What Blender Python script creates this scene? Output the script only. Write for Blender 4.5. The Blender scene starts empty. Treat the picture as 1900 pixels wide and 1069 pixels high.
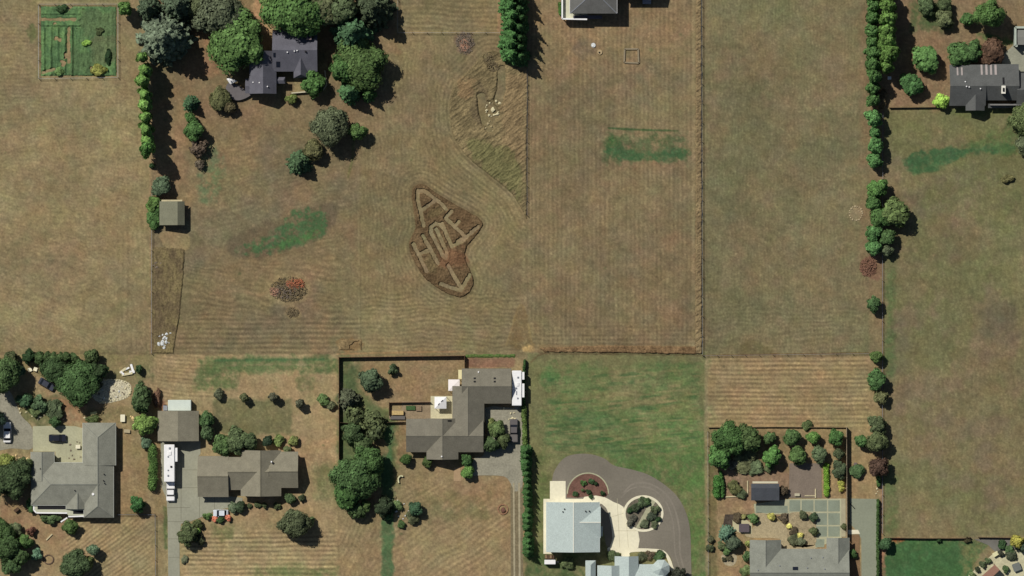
import bpy, math, random
import numpy as np
from mathutils import Vector, Matrix
random.seed(7); RNG = np.random.default_rng(7)
R = math.radians
scene = bpy.context.scene
col = scene.collection

# ------------------------------------------------------------------ scale: one photo pixel = S metres
S = 0.14
def X(px): return (px - 950.0) * S
def Y(py): return (534.5 - py) * S

# ------------------------------------------------------------------ camera (aerial, looking straight down)
cam_data = bpy.data.cameras.new("camera")
cam_data.sensor_width = 36.0
CAM_Z = 1500.0
cam_data.lens = 36.0 * CAM_Z / (1900 * S)
cam_data.clip_start = 10.0
cam_data.clip_end = 20000.0
cam = bpy.data.objects.new("camera", cam_data)
cam.location = (0, 0, CAM_Z)
col.objects.link(cam)
scene.camera = cam

# ------------------------------------------------------------------ daylight
SUN_EL = 50.0
SUN_AZ = -44.4            # clockwise from +Y: the sun stands to the upper left of the picture
world = bpy.data.worlds.new("World")
scene.world = world
world.use_nodes = True
nt = world.node_tree
bg = nt.nodes["Background"]
sky = nt.nodes.new("ShaderNodeTexSky")
sky.sky_type = 'NISHITA'
sky.sun_disc = False
sky.sun_elevation = R(SUN_EL)
sky.sun_rotation = R(SUN_AZ % 360)
nt.links.new(sky.outputs[0], bg.inputs[0])
bg.inputs[1].default_value = 0.05
sun_data = bpy.data.lights.new("sun", 'SUN')
sun_data.energy = 5.0
sun_data.angle = R(0.5)
sun_data.color = (1.0, 0.95, 0.86)
sun = bpy.data.objects.new("sun", sun_data)
sdir = Vector((math.sin(R(SUN_AZ)) * math.cos(R(SUN_EL)), math.cos(R(SUN_AZ)) * math.cos(R(SUN_EL)), math.sin(R(SUN_EL))))
sun.rotation_euler = sdir.to_track_quat('Z', 'Y').to_euler()
sun.location = sdir * 300
col.objects.link(sun)
scene.view_settings.view_transform = 'Standard'
scene.view_settings.look = 'None'
scene.view_settings.exposure = -0.44
scene.view_settings.gamma = 1.0
scene.view_settings.use_curve_mapping = False
scene.cycles.max_bounces = 4
scene.cycles.diffuse_bounces = 2
scene.cycles.glossy_bounces = 2

LGT = (0.98, 0.94, 0.87)        # light on level ground relative to albedo
def lin(c):
    c = np.asarray(c, dtype=np.float64) / 255.0
    return np.where(c <= 0.04045, c / 12.92, ((c + 0.055) / 1.055) ** 2.4)
def alb(c):
    v = lin(c) / np.array(LGT)
    return tuple(float(min(x, 0.88)) for x in v)

# ------------------------------------------------------------------ materials
MATS = {}
def mat(name, rgb, var=0.15, scale=1.0, rough=0.85, spec=0.25, metal=0.0, fine=0.0, fscale=6.0, stretch=None):
    if name in MATS: return MATS[name]
    m = bpy.data.materials.new(name); m.use_nodes = True
    t = m.node_tree; b = t.nodes["Principled BSDF"]
    b.inputs["Roughness"].default_value = rough
    b.inputs["Specular IOR Level"].default_value = spec
    b.inputs["Metallic"].default_value = metal
    tc = t.nodes.new("ShaderNodeTexCoord")
    src = tc.outputs["Object"]
    if stretch:
        mp = t.nodes.new("ShaderNodeMapping"); mp.inputs["Scale"].default_value = stretch
        t.links.new(src, mp.inputs[0]); src = mp.outputs[0]
    c = alb(rgb)
    n = t.nodes.new("ShaderNodeTexNoise"); n.inputs["Scale"].default_value = scale; n.inputs["Detail"].default_value = 5
    t.links.new(src, n.inputs["Vector"])
    mr = t.nodes.new("ShaderNodeMapRange")
    mr.inputs[1].default_value = 0.3; mr.inputs[2].default_value = 0.7
    mr.inputs[3].default_value = 1 - var; mr.inputs[4].default_value = 1 + var
    t.links.new(n.outputs[0], mr.inputs[0])
    val = mr.outputs[0]
    if fine:
        n2 = t.nodes.new("ShaderNodeTexNoise"); n2.inputs["Scale"].default_value = fscale; n2.inputs["Detail"].default_value = 2
        t.links.new(tc.outputs["Object"], n2.inputs["Vector"])
        m2 = t.nodes.new("ShaderNodeMapRange")
        m2.inputs[1].default_value = 0.3; m2.inputs[2].default_value = 0.7
        m2.inputs[3].default_value = 1 - fine; m2.inputs[4].default_value = 1 + fine
        t.links.new(n2.outputs[0], m2.inputs[0])
        mm = t.nodes.new("ShaderNodeMath"); mm.operation = 'MULTIPLY'
        t.links.new(val, mm.inputs[0]); t.links.new(m2.outputs[0], mm.inputs[1]); val = mm.outputs[0]
    sc = t.nodes.new("ShaderNodeVectorMath"); sc.operation = 'SCALE'
    sc.inputs[0].default_value = c
    t.links.new(val, sc.inputs["Scale"])
    t.links.new(sc.outputs[0], b.inputs["Base Color"])
    MATS[name] = m
    return m

def attr_material(name, fine, mid):
    m = bpy.data.materials.new(name); m.use_nodes = True
    t = m.node_tree; b = t.nodes["Principled BSDF"]
    b.inputs["Roughness"].default_value = 0.95
    b.inputs["Specular IOR Level"].default_value = 0.05
    a = t.nodes.new("ShaderNodeAttribute"); a.attribute_name = "albedo"
    tc = t.nodes.new("ShaderNodeTexCoord")
    val = None
    for sc_, amt, det in ((2.3, fine, 3), (0.55, mid, 4)):
        n = t.nodes.new("ShaderNodeTexNoise"); n.inputs["Scale"].default_value = sc_; n.inputs["Detail"].default_value = det
        t.links.new(tc.outputs["Object"], n.inputs["Vector"])
        mr = t.nodes.new("ShaderNodeMapRange")
        mr.inputs[1].default_value = 0.3; mr.inputs[2].default_value = 0.7
        mr.inputs[3].default_value = 1 - amt; mr.inputs[4].default_value = 1 + amt
        t.links.new(n.outputs[0], mr.inputs[0])
        if val is None: val = mr.outputs[0]
        else:
            mm = t.nodes.new("ShaderNodeMath"); mm.operation = 'MULTIPLY'
            t.links.new(val, mm.inputs[0]); t.links.new(mr.outputs[0], mm.inputs[1]); val = mm.outputs[0]
    s = t.nodes.new("ShaderNodeVectorMath"); s.operation = 'SCALE'
    t.links.new(a.outputs["Color"], s.inputs[0]); t.links.new(val, s.inputs["Scale"])
    t.links.new(s.outputs[0], b.inputs["Base Color"])
    return m

def foliage_material(name):
    m = bpy.data.materials.new(name); m.use_nodes = True
    t = m.node_tree; b = t.nodes["Principled BSDF"]
    b.inputs["Roughness"].default_value = 0.75
    b.inputs["Specular IOR Level"].default_value = 0.12
    oi = t.nodes.new("ShaderNodeObjectInfo")
    g = t.nodes.new("ShaderNodeNewGeometry")
    mr = t.nodes.new("ShaderNodeMapRange")
    mr.inputs[3].default_value = 0.6; mr.inputs[4].default_value = 1.4
    t.links.new(g.outputs["Random Per Island"], mr.inputs[0])
    tc = t.nodes.new("ShaderNodeTexCoord")
    n = t.nodes.new("ShaderNodeTexNoise"); n.inputs["Scale"].default_value = 0.6; n.inputs["Detail"].default_value = 3
    t.links.new(g.outputs["Position"], n.inputs["Vector"])
    m2 = t.nodes.new("ShaderNodeMapRange")
    m2.inputs[1].default_value = 0.3; m2.inputs[2].default_value = 0.7; m2.inputs[3].default_value = 0.6; m2.inputs[4].default_value = 1.36
    t.links.new(n.outputs[0], m2.inputs[0])
    mm = t.nodes.new("ShaderNodeMath"); mm.operation = 'MULTIPLY'
    t.links.new(mr.outputs[0], mm.inputs[0]); t.links.new(m2.outputs[0], mm.inputs[1])
    s = t.nodes.new("ShaderNodeVectorMath"); s.operation = 'SCALE'
    t.links.new(oi.outputs["Color"], s.inputs[0]); t.links.new(mm.outputs[0], s.inputs["Scale"])
    t.links.new(s.outputs[0], b.inputs["Base Color"])
    return m

GROUND_MAT = attr_material("field_ground", 0.15, 0.07)
TALL_MAT = attr_material("tall_grass", 0.30, 0.14)
LEAF = foliage_material("foliage")
BARK = mat("bark", (88, 72, 58), 0.3, 4)
GLASS = mat("dark_glass", (30, 34, 42), 0.1, 2, rough=0.12, spec=0.5)
TYRE = mat("tyre_rubber", (30, 30, 30), 0.15, 5)
STEEL = mat("grey_metal", (140, 142, 145), 0.1, 3, rough=0.4, spec=0.5)
WHITE = mat("white_paint", (246, 246, 242), 0.05, 1.5, rough=0.45, spec=0.4)
CREAM_WALL = mat("cream_wall", (196, 184, 158), 0.08, 1.0)
GREY_WALL = mat("grey_wall", (150, 146, 140), 0.08, 1.0)
WOOD = mat("weathered_wood", (128, 104, 78), 0.25, 2.5)
DARKWOOD = mat("dark_wood", (86, 66, 50), 0.25, 2.5)
PALE_WOOD = mat("pale_wood", (196, 182, 142), 0.15, 2.5)
BLACK = mat("black_trim", (24, 24, 26), 0.1, 3, rough=0.5)

# ------------------------------------------------------------------ object helpers
def tag(o, label=None, cat=None, group=None, kind=None):
    if label: o["label"] = label
    if cat: o["category"] = cat
    if group: o["group"] = group
    if kind: o["kind"] = kind
    return o
def empty(name, px, py, label, cat, group=None, z=0.0, rot=0.0):
    o = bpy.data.objects.new(name, None)
    o.location = (X(px), Y(py), z); o.rotation_euler = (0, 0, R(rot))
    o.empty_display_size = 0.5
    col.objects.link(o)
    return tag(o, label, cat, group)
def wloc(o):
    v = Vector((0, 0, 0))
    while o is not None:
        v += Vector(o.location); o = o.parent
    return v
ICO = None
def ico_data(sub):
    import bmesh
    bm = bmesh.new(); bmesh.ops.create_icosphere(bm, subdivisions=sub, radius=1.0)
    v = np.array([x.co[:] for x in bm.verts]); f = [[q.index for q in p.verts] for p in bm.faces]
    bm.free(); return v, f
ICO1 = ico_data(1); ICO2 = ico_data(2)

class MB:
    """collects shapes and links them as one mesh object"""
    def __init__(s): s.v = []; s.f = []; s.smooth = False
    def add(s, verts, faces):
        b = len(s.v); s.v += [tuple(map(float, q)) for q in verts]; s.f += [[i + b for i in f] for f in faces]; return s
    def box(s, cx, cy, z0, sx, sy, sz, rot=0.0, taper=1.0, tx=None, ty=None):
        c, q = math.cos(rot), math.sin(rot); tx = taper if tx is None else tx; ty = taper if ty is None else ty
        out = []
        for k, (kx, ky) in ((0, (1, 1)), (1, (tx, ty))):
            for dx, dy in ((-1, -1), (1, -1), (1, 1), (-1, 1)):
                x, y = dx * sx / 2 * kx, dy * sy / 2 * ky
                out.append((cx + x * c - y * q, cy + x * q + y * c, z0 + k * sz))
        return s.add(out, [[3, 2, 1, 0], [4, 5, 6, 7], [0, 1, 5, 4], [1, 2, 6, 5], [2, 3, 7, 6], [3, 0, 4, 7]])
    def rbox(s, cx, cy, z0, sx, sy, sz, r=0.2, n=3):
        pts = []
        for qx, qy, a0 in ((1, 1, 0), (-1, 1, 90), (-1, -1, 180), (1, -1, 270)):
            for k in range(n + 1):
                a = R(a0 + 90 * k / n)
                pts.append((cx + qx * (sx / 2 - r) + r * math.cos(a), cy + qy * (sy / 2 - r) + r * math.sin(a)))
        m = len(pts); b = min(r * .6, sz * .3)
        rings = [(z0, 1.0), (z0 + sz - b, 1.0), (z0 + sz, None)]
        vv = []
        for z, k in rings:
            for (x, y) in pts:
                if k is None:
                    x = cx + (x - cx) * (1 - b / (sx / 2)); y = cy + (y - cy) * (1 - b / (sy / 2))
                vv.append((x, y, z))
        ff = [list(range(m))[::-1], list(range(2 * m, 3 * m))]
        for k in (0, 1):
            for i in range(m):
                j = (i + 1) % m; ff.append([k * m + i, k * m + j, (k + 1) * m + j, (k + 1) * m + i])
        return s.add(vv, ff)
    def cyl(s, cx, cy, z0, r0, r1, h, n=12):
        v = [(cx + r0 * math.cos(2 * math.pi * k / n), cy + r0 * math.sin(2 * math.pi * k / n), z0) for k in range(n)]
        v += [(cx + r1 * math.cos(2 * math.pi * k / n), cy + r1 * math.sin(2 * math.pi * k / n), z0 + h) for k in range(n)]
        f = [list(range(n))[::-1], list(range(n, 2 * n))] + [[k, (k + 1) % n, n + (k + 1) % n, n + k] for k in range(n)]
        return s.add(v, f)
    def wheel(s, cx, cy, cz, r, w, n=14):
        v = [(cx + r * math.cos(2 * math.pi * k / n), cy - w / 2, cz + r * math.sin(2 * math.pi * k / n)) for k in range(n)]
        v += [(cx + r * math.cos(2 * math.pi * k / n), cy + w / 2, cz + r * math.sin(2 * math.pi * k / n)) for k in range(n)]
        f = [list(range(n)), list(range(n, 2 * n))[::-1]] + [[k, n + k, n + (k + 1) % n, (k + 1) % n] for k in range(n)]
        return s.add(v, f)
    def bar(s, a, b, w, h=None):
        a = Vector(a); b = Vector(b); d = (b - a); L = d.length
        if L < 1e-6: return s
        d.normalize(); up = Vector((0, 0, 1))
        if abs(d.z) > .95: up = Vector((1, 0, 0))
        sx = d.cross(up).normalized(); sz = sx.cross(d).normalized(); h = h or w
        vv = []
        for p in (a, b):
            for i, j in ((-1, -1), (1, -1), (1, 1), (-1, 1)):
                vv.append(p + sx * (i * w / 2) + sz * (j * h / 2))
        return s.add(vv, [[3, 2, 1, 0], [4, 5, 6, 7], [0, 1, 5, 4], [1, 2, 6, 5], [2, 3, 7, 6], [3, 0, 4, 7]])
    def prism(s, pts, z0, z1):
        n = len(pts)
        ar = sum(pts[i][0] * pts[(i + 1) % n][1] - pts[(i + 1) % n][0] * pts[i][1] for i in range(n))
        if ar < 0: pts = pts[::-1]
        v = [(x, y, z0) for x, y in pts] + [(x, y, z1) for x, y in pts]
        f = [list(range(n))[::-1], list(range(n, 2 * n))] + [[k, (k + 1) % n, n + (k + 1) % n, n + k] for k in range(n)]
        return s.add(v, f)
    def rock(s, cx, cy, z, r, seed=None, flat=.7):
        rr = np.random.default_rng(seed if seed is not None else random.randrange(10**6))
        v, f = ICO1; k = 1 + .28 * rr.standard_normal(len(v))
        sc = np.array([r * rr.uniform(.75, 1.25), r * rr.uniform(.75, 1.25), r * flat])
        w = v * np.clip(k, .6, 1.5)[:, None] * sc; w[:, 2] += r * flat * .4
        return s.add(w + np.array([cx, cy, z]), f)
    def build(s, name, m, parent=None, local=False, smooth=False):
        me = bpy.data.meshes.new(name)
        off = Vector((0, 0, 0)) if (local or parent is None) else wloc(parent)
        me.from_pydata([(x - off.x, y - off.y, z - off.z) for x, y, z in s.v], [], s.f)
        me.update()
        if m: me.materials.append(m)
        if smooth:
            for p in me.polygons: p.use_smooth = True
        o = bpy.data.objects.new(name, me); col.objects.link(o)
        if parent: o.parent = parent
        return o

def smooth_poly(pts, n=6, closed=True):
    P = [np.array(p, float) for p in pts]; out = []; m = len(P)
    rng = range(m) if closed else range(m - 1)
    for i in rng:
        if closed: a, b, c, d = P[i - 1], P[i], P[(i + 1) % m], P[(i + 2) % m]
        else: a, b, c, d = P[max(i - 1, 0)], P[i], P[i + 1], P[min(i + 2, m - 1)]
        for k in range(n):
            t = k / n
            out.append(tuple(.5 * ((2 * b) + (c - a) * t + (2 * a - 5 * b + 4 * c - d) * t * t + (3 * b - a - 3 * c + d) * t ** 3)))
    if not closed: out.append(tuple(P[-1]))
    return out
def ell(cx, cy, rx, ry=None, n=28, rot=0.0):
    ry = ry or rx; c, s = math.cos(R(rot)), math.sin(R(rot))
    return [(cx + rx * math.cos(2 * math.pi * k / n) * c - ry * math.sin(2 * math.pi * k / n) * s,
             cy + rx * math.cos(2 * math.pi * k / n) * s + ry * math.sin(2 * math.pi * k / n) * c) for k in range(n)]
def W(pts): return [(X(a), Y(b)) for a, b in pts]
def rect(x0, y0, x1, y1): return [(x0, y0), (x1, y0), (x1, y1), (x0, y1)]

# ------------------------------------------------------------------ noise for the ground
TAB = RNG.random((256, 256)).astype(np.float32)
def vn(u, v, seed=0):
    u = u + seed * 17.31; v = v + seed * 41.77
    iu = np.floor(u).astype(np.int32); iv = np.floor(v).astype(np.int32)
    fu = (u - iu).astype(np.float32); fv = (v - iv).astype(np.float32)
    fu = fu * fu * (3 - 2 * fu); fv = fv * fv * (3 - 2 * fv)
    a = TAB[iu & 255, iv & 255]; b = TAB[(iu + 1) & 255, iv & 255]
    c = TAB[iu & 255, (iv + 1) & 255]; d = TAB[(iu + 1) & 255, (iv + 1) & 255]
    return (a * (1 - fu) + b * fu) * (1 - fv) + (c * (1 - fu) + d * fu) * fv
def fbm(x, y, s, seed=0, o=3):
    t = 0; a = .5; n = 0
    for k in range(o):
        an = .5 + 1.1 * k + .37 * seed; ca, sa = math.cos(an), math.sin(an)
        t = t + a * vn((x * ca - y * sa) / s, (x * sa + y * ca) / s, seed + k); n += a; a *= .55; s *= .5
    return t / n
def seg_dist(x, y, pts, closed):
    d = np.full(x.shape, 1e9, np.float32); n = len(pts)
    for i in range(n if closed else n - 1):
        ax, ay = pts[i]; bx, by = pts[(i + 1) % n]
        vx, vy = bx - ax, by - ay; L = vx * vx + vy * vy + 1e-9
        t = np.clip(((x - ax) * vx + (y - ay) * vy) / L, 0, 1)
        d = np.minimum(d, (x - ax - t * vx) ** 2 + (y - ay - t * vy) ** 2)
    return np.sqrt(d)
def sdist(x, y, pts):
    d = seg_dist(x, y, pts, True); ins = np.zeros(x.shape, bool); n = len(pts)
    for i in range(n):
        ax, ay = pts[i]; bx, by = pts[(i + 1) % n]
        if ay == by: continue
        c = ((ay > y) != (by > y)) & (x < (bx - ax) * (y - ay) / (by - ay) + ax)
        ins ^= c
    return np.where(ins, d, -d)

GS = 1.6
gx = np.arange(-70, 1971, GS, dtype=np.float32); gy = np.arange(-70, 1141, GS, dtype=np.float32)
GX, GY = np.meshgrid(gx, gy)
COL = np.empty(GX.shape + (3,), np.float32); COL[:] = (124, 107, 78)
HGT = np.zeros(GX.shape, np.float32)
def sub(pts, m):
    xs = [p[0] for p in pts]; ys = [p[1] for p in pts]
    i0 = max(int((min(xs) - m + 70) / GS), 0); i1 = min(int((max(xs) + m + 70) / GS) + 2, GX.shape[1])
    j0 = max(int((min(ys) - m + 70) / GS), 0); j1 = min(int((max(ys) + m + 70) / GS) + 2, GX.shape[0])
    return slice(j0, j1), slice(i0, i1)
def paint(pts, rgb, a=1.0, soft=4.0, nz=4.0, ns=14.0, seed=0, mott=0.0):
    sl = sub(pts, soft + nz * 2 + 2); x, y = GX[sl], GY[sl]
    if x.size == 0: return
    d = sdist(x, y, pts) + nz * 2 * (fbm(x, y, ns, seed + 3) - .5) * 2
    m = np.clip(d / max(soft, .1) + .5, 0, 1) * a
    if mott: m = m * np.clip(1 + mott * (fbm(x, y, ns * .8, seed + 11) - .5) * 4, 0, 1.4).clip(0, 1) * np.clip(1.12 + mott * 1.5 * (fbm(x, y, 4.5, seed + 13, 2) - .5) * 2, .25, 1.1).clip(0, 1)
    COL[sl] = COL[sl] * (1 - m[..., None]) + np.array(rgb, np.float32) * m[..., None]
def stroke(pts, w, rgb, a=1.0, soft=1.6, nz=0.6, h=0.0, ns=9, seed=0):
    sl = sub(pts, w + soft + 4); x, y = GX[sl], GY[sl]
    if x.size == 0: return
    d = w / 2 - seg_dist(x, y, pts, False) + nz * (fbm(x, y, ns, seed + 5) - .5) * 4
    m = np.clip(d / soft + .5, 0, 1)
    COL[sl] = COL[sl] * (1 - (m * a)[..., None]) + np.array(rgb, np.float32) * (m * a)[..., None]
    if h: HGT[sl] = np.maximum(HGT[sl], h * m * (.5 + .8 * fbm(x, y, 4, seed + 8)))
def stripes(pts, ang, per, amp, soft=10, warp=3.0, seed=0, sharp=1.0):
    sl = sub(pts, soft + 2); x, y = GX[sl], GY[sl]
    if x.size == 0: return
    m = np.clip(sdist(x, y, pts) / soft + .5, 0, 1)
    u = -x * math.sin(R(ang)) + y * math.cos(R(ang)) + warp * (fbm(x, y, 60, seed) - .5) * 2
    v = x * math.cos(R(ang)) + y * math.sin(R(ang))
    k = .35 + 1.3 * vn(v / 45, u / (per * 1.3), seed + 2)
    w = np.sin(2 * math.pi * u / per) * k + .9 * (vn(u / (per * .42), v / 70, seed + 4) - .5)
    COL[sl] *= (1 + 1.15 * amp * w * m)[..., None]

# ------------------------------------------------------------------ the ground: dry fields
A_FIELD = rect(-80, -80, 279, 656); B_FIELD = rect(281, 95, 668, 656); C_FIELD = rect(666, -80, 977, 660)
D_FIELD = rect(979, -80, 1293, 655); E_FIELD = rect(1302, -80, 1612, 657); F_FIELD = rect(1641, 200, 1990, 995)
def field(p, rgb): paint(p, rgb, 1, 2, .5)
paint(rect(-80, 655, 283, 1150), (144, 123, 90), 1, 4, 3)
paint(rect(283, 658, 627, 1150), (147, 125, 91), 1, 4, 2)
paint(rect(627, 662, 976, 1150), (140, 118, 86), 1, 3, 1)
paint(rect(1311, 660, 1640, 1150), (142, 119, 86), 1, 3, 1)
field(A_FIELD, (134, 116, 84)); field(B_FIELD, (122, 105, 76)); field(C_FIELD, (126, 109, 78))
field(D_FIELD, (124, 107, 78)); field(E_FIELD, (119, 106, 77)); field(F_FIELD, (118, 105, 75))
paint(rect(1641, -80, 1990, 200), (129, 107, 80), 1, 3, 2)
paint(rect(281, -80, 740, 100), (128, 104, 76), 1, 12, 8)
paint(rect(979, 655, 1311, 1150), (118, 113, 77), 1, 4, 2)
# broad tone changes
def blotch(p, rgb, s, thr, a, seed):
    sl = sub(p, 5); x, y = GX[sl], GY[sl]
    m = np.clip(sdist(x, y, p) / 8 + .5, 0, 1) * np.clip((fbm(x, y, s, seed, 4) - thr) * 6, 0, 1) * a
    COL[sl] = COL[sl] * (1 - m[..., None]) + np.array(rgb, np.float32) * m[..., None]
blotch(A_FIELD, (122, 106, 80), 110, .5, .45, 1); blotch(A_FIELD, (146, 129, 92), 60, .55, .5, 2)
blotch(B_FIELD, (135, 107, 80), 80, .5, .55, 3); blotch(B_FIELD, (108, 96, 76), 90, .52, .5, 4)
blotch(C_FIELD, (114, 100, 75), 90, .5, .5, 5); blotch(C_FIELD, (140, 116, 86), 45, .6, .5, 6)
blotch(D_FIELD, (138, 109, 82), 70, .52, .45, 7); blotch(D_FIELD, (112, 98, 74), 100, .52, .5, 8)
blotch(E_FIELD, (107, 103, 74), 120, .48, .55, 9); blotch(E_FIELD, (128, 108, 82), 60, .58, .5, 10)
blotch(F_FIELD, (107, 106, 71), 75, .47, .65, 11); blotch(F_FIELD, (122, 102, 80), 45, .55, .55, 12); blotch(F_FIELD, (106, 92, 74), 60, .62, .5, 13)
paint(rect(995, 20, 1290, 130), (140, 112, 83), .65, 40, 20, 30, 1, .5)
paint(rect(1300, -80, 1480, 40), (108, 106, 74), .5, 40, 15, 30, 2)
paint(ell(1850, 600, 40, 45), (96, 88, 70), .6, 25, 8, 16, 3)
paint(rect(1645, 205, 1900, 260), (112, 108, 72), .6, 25, 10, 25, 4, .5)
paint(rect(1700, 240, 1910, 400), (104, 108, 68), .5, 40, 20, 30, 5, .6)
paint(rect(345, 170, 700, 240), (128, 103, 78), .5, 25, 14, 24, 6)
paint(rect(320, 230, 345, 340), (138, 106, 80), .7, 14, 5, 14, 7)
paint(rect(470, -80, 505, 62), (172, 132, 98), .9, 6, 3, 10, 8)
paint(rect(545, 118, 605, 172), (150, 128, 92), .8, 3, 2, 10, 9)
paint(rect(380, 60, 410, 140), (146, 110, 82), .8, 10, 5, 14, 10)
# mowing stripes
stripes(rect(-80, -80, 60, 200), 0, 7, .035, 14, 10, 1)
stripes(rect(-80, 150, 275, 420), 3, 7.5, .02, 20, 16, 2)
stripes(rect(-80, 420, 200, 656), 12, 8, .026, 30, 22, 3); stripes(rect(215, 160, 276, 656), 90, 9, .022, 10, 4, 4)
stripes(rect(330, 590, 666, 656), 0, 9, .075, 14, 2, 5); stripes(rect(345, 480, 640, 600), 4, 10, .045, 25, 20, 6)
stripes(rect(380, 250, 660, 480), -16, 8, .03, 25, 14, 7)
stripes(rect(668, 90, 840, 560), 90, 7, .03, 16, 10, 8); stripes(rect(668, 540, 970, 656), 0, 8, .055, 20, 12, 9)
stripes(rect(735, -80, 930, 58), 2, 9, .05, 8, 6, 10)
stripes(D_FIELD, 90, 8.0, .036, 6, 2.0, 11); stripes(rect(985, 600, 1290, 645), 0, 8, .05, 10, 4, 12)
stripes(E_FIELD, 90, 6, .02, 8, 8, 13); stripes(rect(1310, 560, 1600, 656), 0, 8, .03, 30, 10, 14)
stripes(F_FIELD, 90, 9, .012, 8, 14, 16)
stripes(rect(1315, 664, 1612, 795), 0, 8.2, .085, 6, 2, 17)
stripes(rect(340, 985, 625, 1150), 0, 8.4, .10, 14, 2, 18)
stripes(rect(120, 960, 282, 1150), -38, 7, .085, 12, 3, 19)
stripes(rect(700, 900, 945, 1150), -35, 10, .045, 16, 10, 20); stripes(rect(632, 950, 700, 1150), -60, 9, .05, 10, 6, 21)
stripes(rect(290, 660, 400, 740), 5, 7, .06, 8, 5, 22)

# curved passes round the uncut patches
TALL = smooth_poly([(905, 95), (872, 128), (842, 160), (834, 205), (842, 255), (868, 292), (908, 325), (948, 358), (970, 392), (978, 398), (978, 260), (978, 125), (940, 104)], 4)
def zt(a, b): return (700 + a / 4.647, 330 + b / 4.647)
LET_OUT = smooth_poly([zt(*p) for p in [(305, 95), (345, 55), (405, 60), (470, 105), (560, 165), (680, 235), (800, 300), (885, 355), (912, 400), (885, 455), (830, 525), (775, 590), (758, 650), (765, 720), (803, 800), (832, 880), (818, 950), (780, 1000), (715, 1030), (640, 1012), (560, 975), (480, 920), (400, 850), (335, 750), (292, 660), (272, 575), (290, 515), (325, 440), (325, 350), (308, 250), (298, 160)]], 3)
L = lambda *p: [zt(*q) for q in p]
LETTERS = [L((352, 118), (346, 180), (372, 280), (398, 410)), L((355, 112), (400, 112), (470, 160), (540, 215), (592, 268)), L((392, 272), (500, 195)),
           L((312, 570), (370, 690), (427, 808)), L((393, 498), (460, 620), (522, 738)), L((350, 660), (450, 622)),
           L((560, 660), (462, 470), (462, 425), (500, 395), (535, 402), (575, 440)), L((508, 440), (545, 520), (600, 645), (590, 690), (560, 665)),
           L((555, 395), (590, 470), (643, 592), (745, 540)), L((588, 347), (680, 430), (765, 512)), L((588, 347), (640, 290)), L((668, 420), (702, 380)), L((700, 545), (765, 512), (870, 420)),
           L((612, 757), (660, 845), (722, 950)), L((548, 913), (640, 950), (722, 968)), L((722, 968), (765, 890), (797, 835))]
for P_, reach, per in ((TALL, 75, 8.0), (LET_OUT, 60, 7.5)):
    sl = sub(P_, reach + 10); x, y = GX[sl], GY[sl]; d = -sdist(x, y, P_)
    k = np.clip((reach - d) / reach, 0, 1) * np.clip(d / 2, 0, 1) * (x < 975) * (x > 720)
    COL[sl] *= (1 + .085 * k * np.sin(2 * math.pi * (d + 3 * fbm(x, y, 50, 4)) / per) * (.4 + 1.2 * fbm(x, y, 40, 7)))[..., None]
paint([zt(*p) for p in [(560, 620), (690, 600), (760, 650), (790, 720), (740, 800), (640, 770), (520, 760), (540, 700)]], (128, 92, 66), .8, 5, 2, 8, 5)

for lt_ in []: pass
# vegetation and soil patches of the fields
def patch(p, rgb, a=1.0, soft=7, nz=5, ns=13, seed=0, mott=.5): paint(p, rgb, a, soft, nz, ns, seed, mott)
patch(smooth_poly([(418, 462), (430, 440), (480, 418), (540, 395), (600, 378), (624, 385), (620, 415), (590, 445), (520, 468), (450, 482)]), (100, 86, 66), .75, 8, 4, 12, 1, .2)
patch(smooth_poly([(440, 470), (470, 448), (520, 425), (545, 395), (600, 392), (605, 425), (570, 448), (510, 465)]), (68, 98, 62), .85, 8, 7, 11, 2, .9)
patch(smooth_poly([(500, 462), (545, 440), (600, 425), (560, 452)]), (74, 112, 62), .7, 6, 4, 8, 3, .8)
patch(smooth_poly([(370, 270), (398, 265), (412, 300), (405, 350), (385, 380), (368, 350), (372, 310)]), (98, 112, 78), .75, 14, 8, 12, 4, .9)
patch(rect(1122, 250, 1272, 300), (66, 90, 56), .55, 10, 7, 11, 5, .9)
patch(smooth_poly([(1125, 275), (1160, 276), (1200, 282), (1270, 276), (1272, 292), (1200, 298), (1130, 292)]), (64, 94, 60), .85, 6, 4, 9, 6, .5)
patch(ell(1140, 262, 16, 9), (58, 92, 52), .7, 8, 4, 9, 7, .6)
stroke([(1130, 238), (1190, 241), (1258, 243)], 3.0, (60, 84, 50), .85, 2, .6)
patch(smooth_poly([(1678, 300), (1690, 285), (1730, 278), (1790, 272), (1850, 268), (1882, 272), (1870, 282), (1800, 288), (1770, 300), (1730, 318), (1695, 318)]), (64, 94, 60), .95, 7, 5, 12, 8, .4)
patch(smooth_poly([(1800, 270), (1850, 245), (1900, 225), (1900, 285), (1850, 285)]), (84, 104, 62), .7, 14, 8, 12, 9, .8)
patch(rect(1642, 500, 1660, 700), (82, 102, 62), .6, 8, 4, 12, 10, .6); patch(rect(1640, 860, 1665, 985), (84, 104, 62), .5, 10, 5, 12, 11, .6)
patch(smooth_poly([(1390, 632), (1420, 640), (1430, 655), (1370, 655)]), (104, 92, 62), .7, 6, 3, 10, 12, .2)
patch(rect(365, 662, 628, 690), (80, 102, 62), .75, 8, 5, 14, 13, .5); patch(rect(365, 680, 440, 725), (82, 100, 60), .7, 10, 6, 12, 14, .7)
stroke([(400, 669), (500, 668), (600, 667)], 4, (64, 96, 60), .7, 4, 1)
stroke([(420, 678), (470, 677), (520, 676), (600, 678)], 3, (134, 120, 88), .7, 3, 1.5)
patch(rect(398, 742, 540, 806), (102, 98, 68), .8, 6, 3, 12, 15, .2); patch(ell(485, 785, 38, 16), (116, 106, 74), .5, 8, 3, 10, 16, .2)
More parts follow.
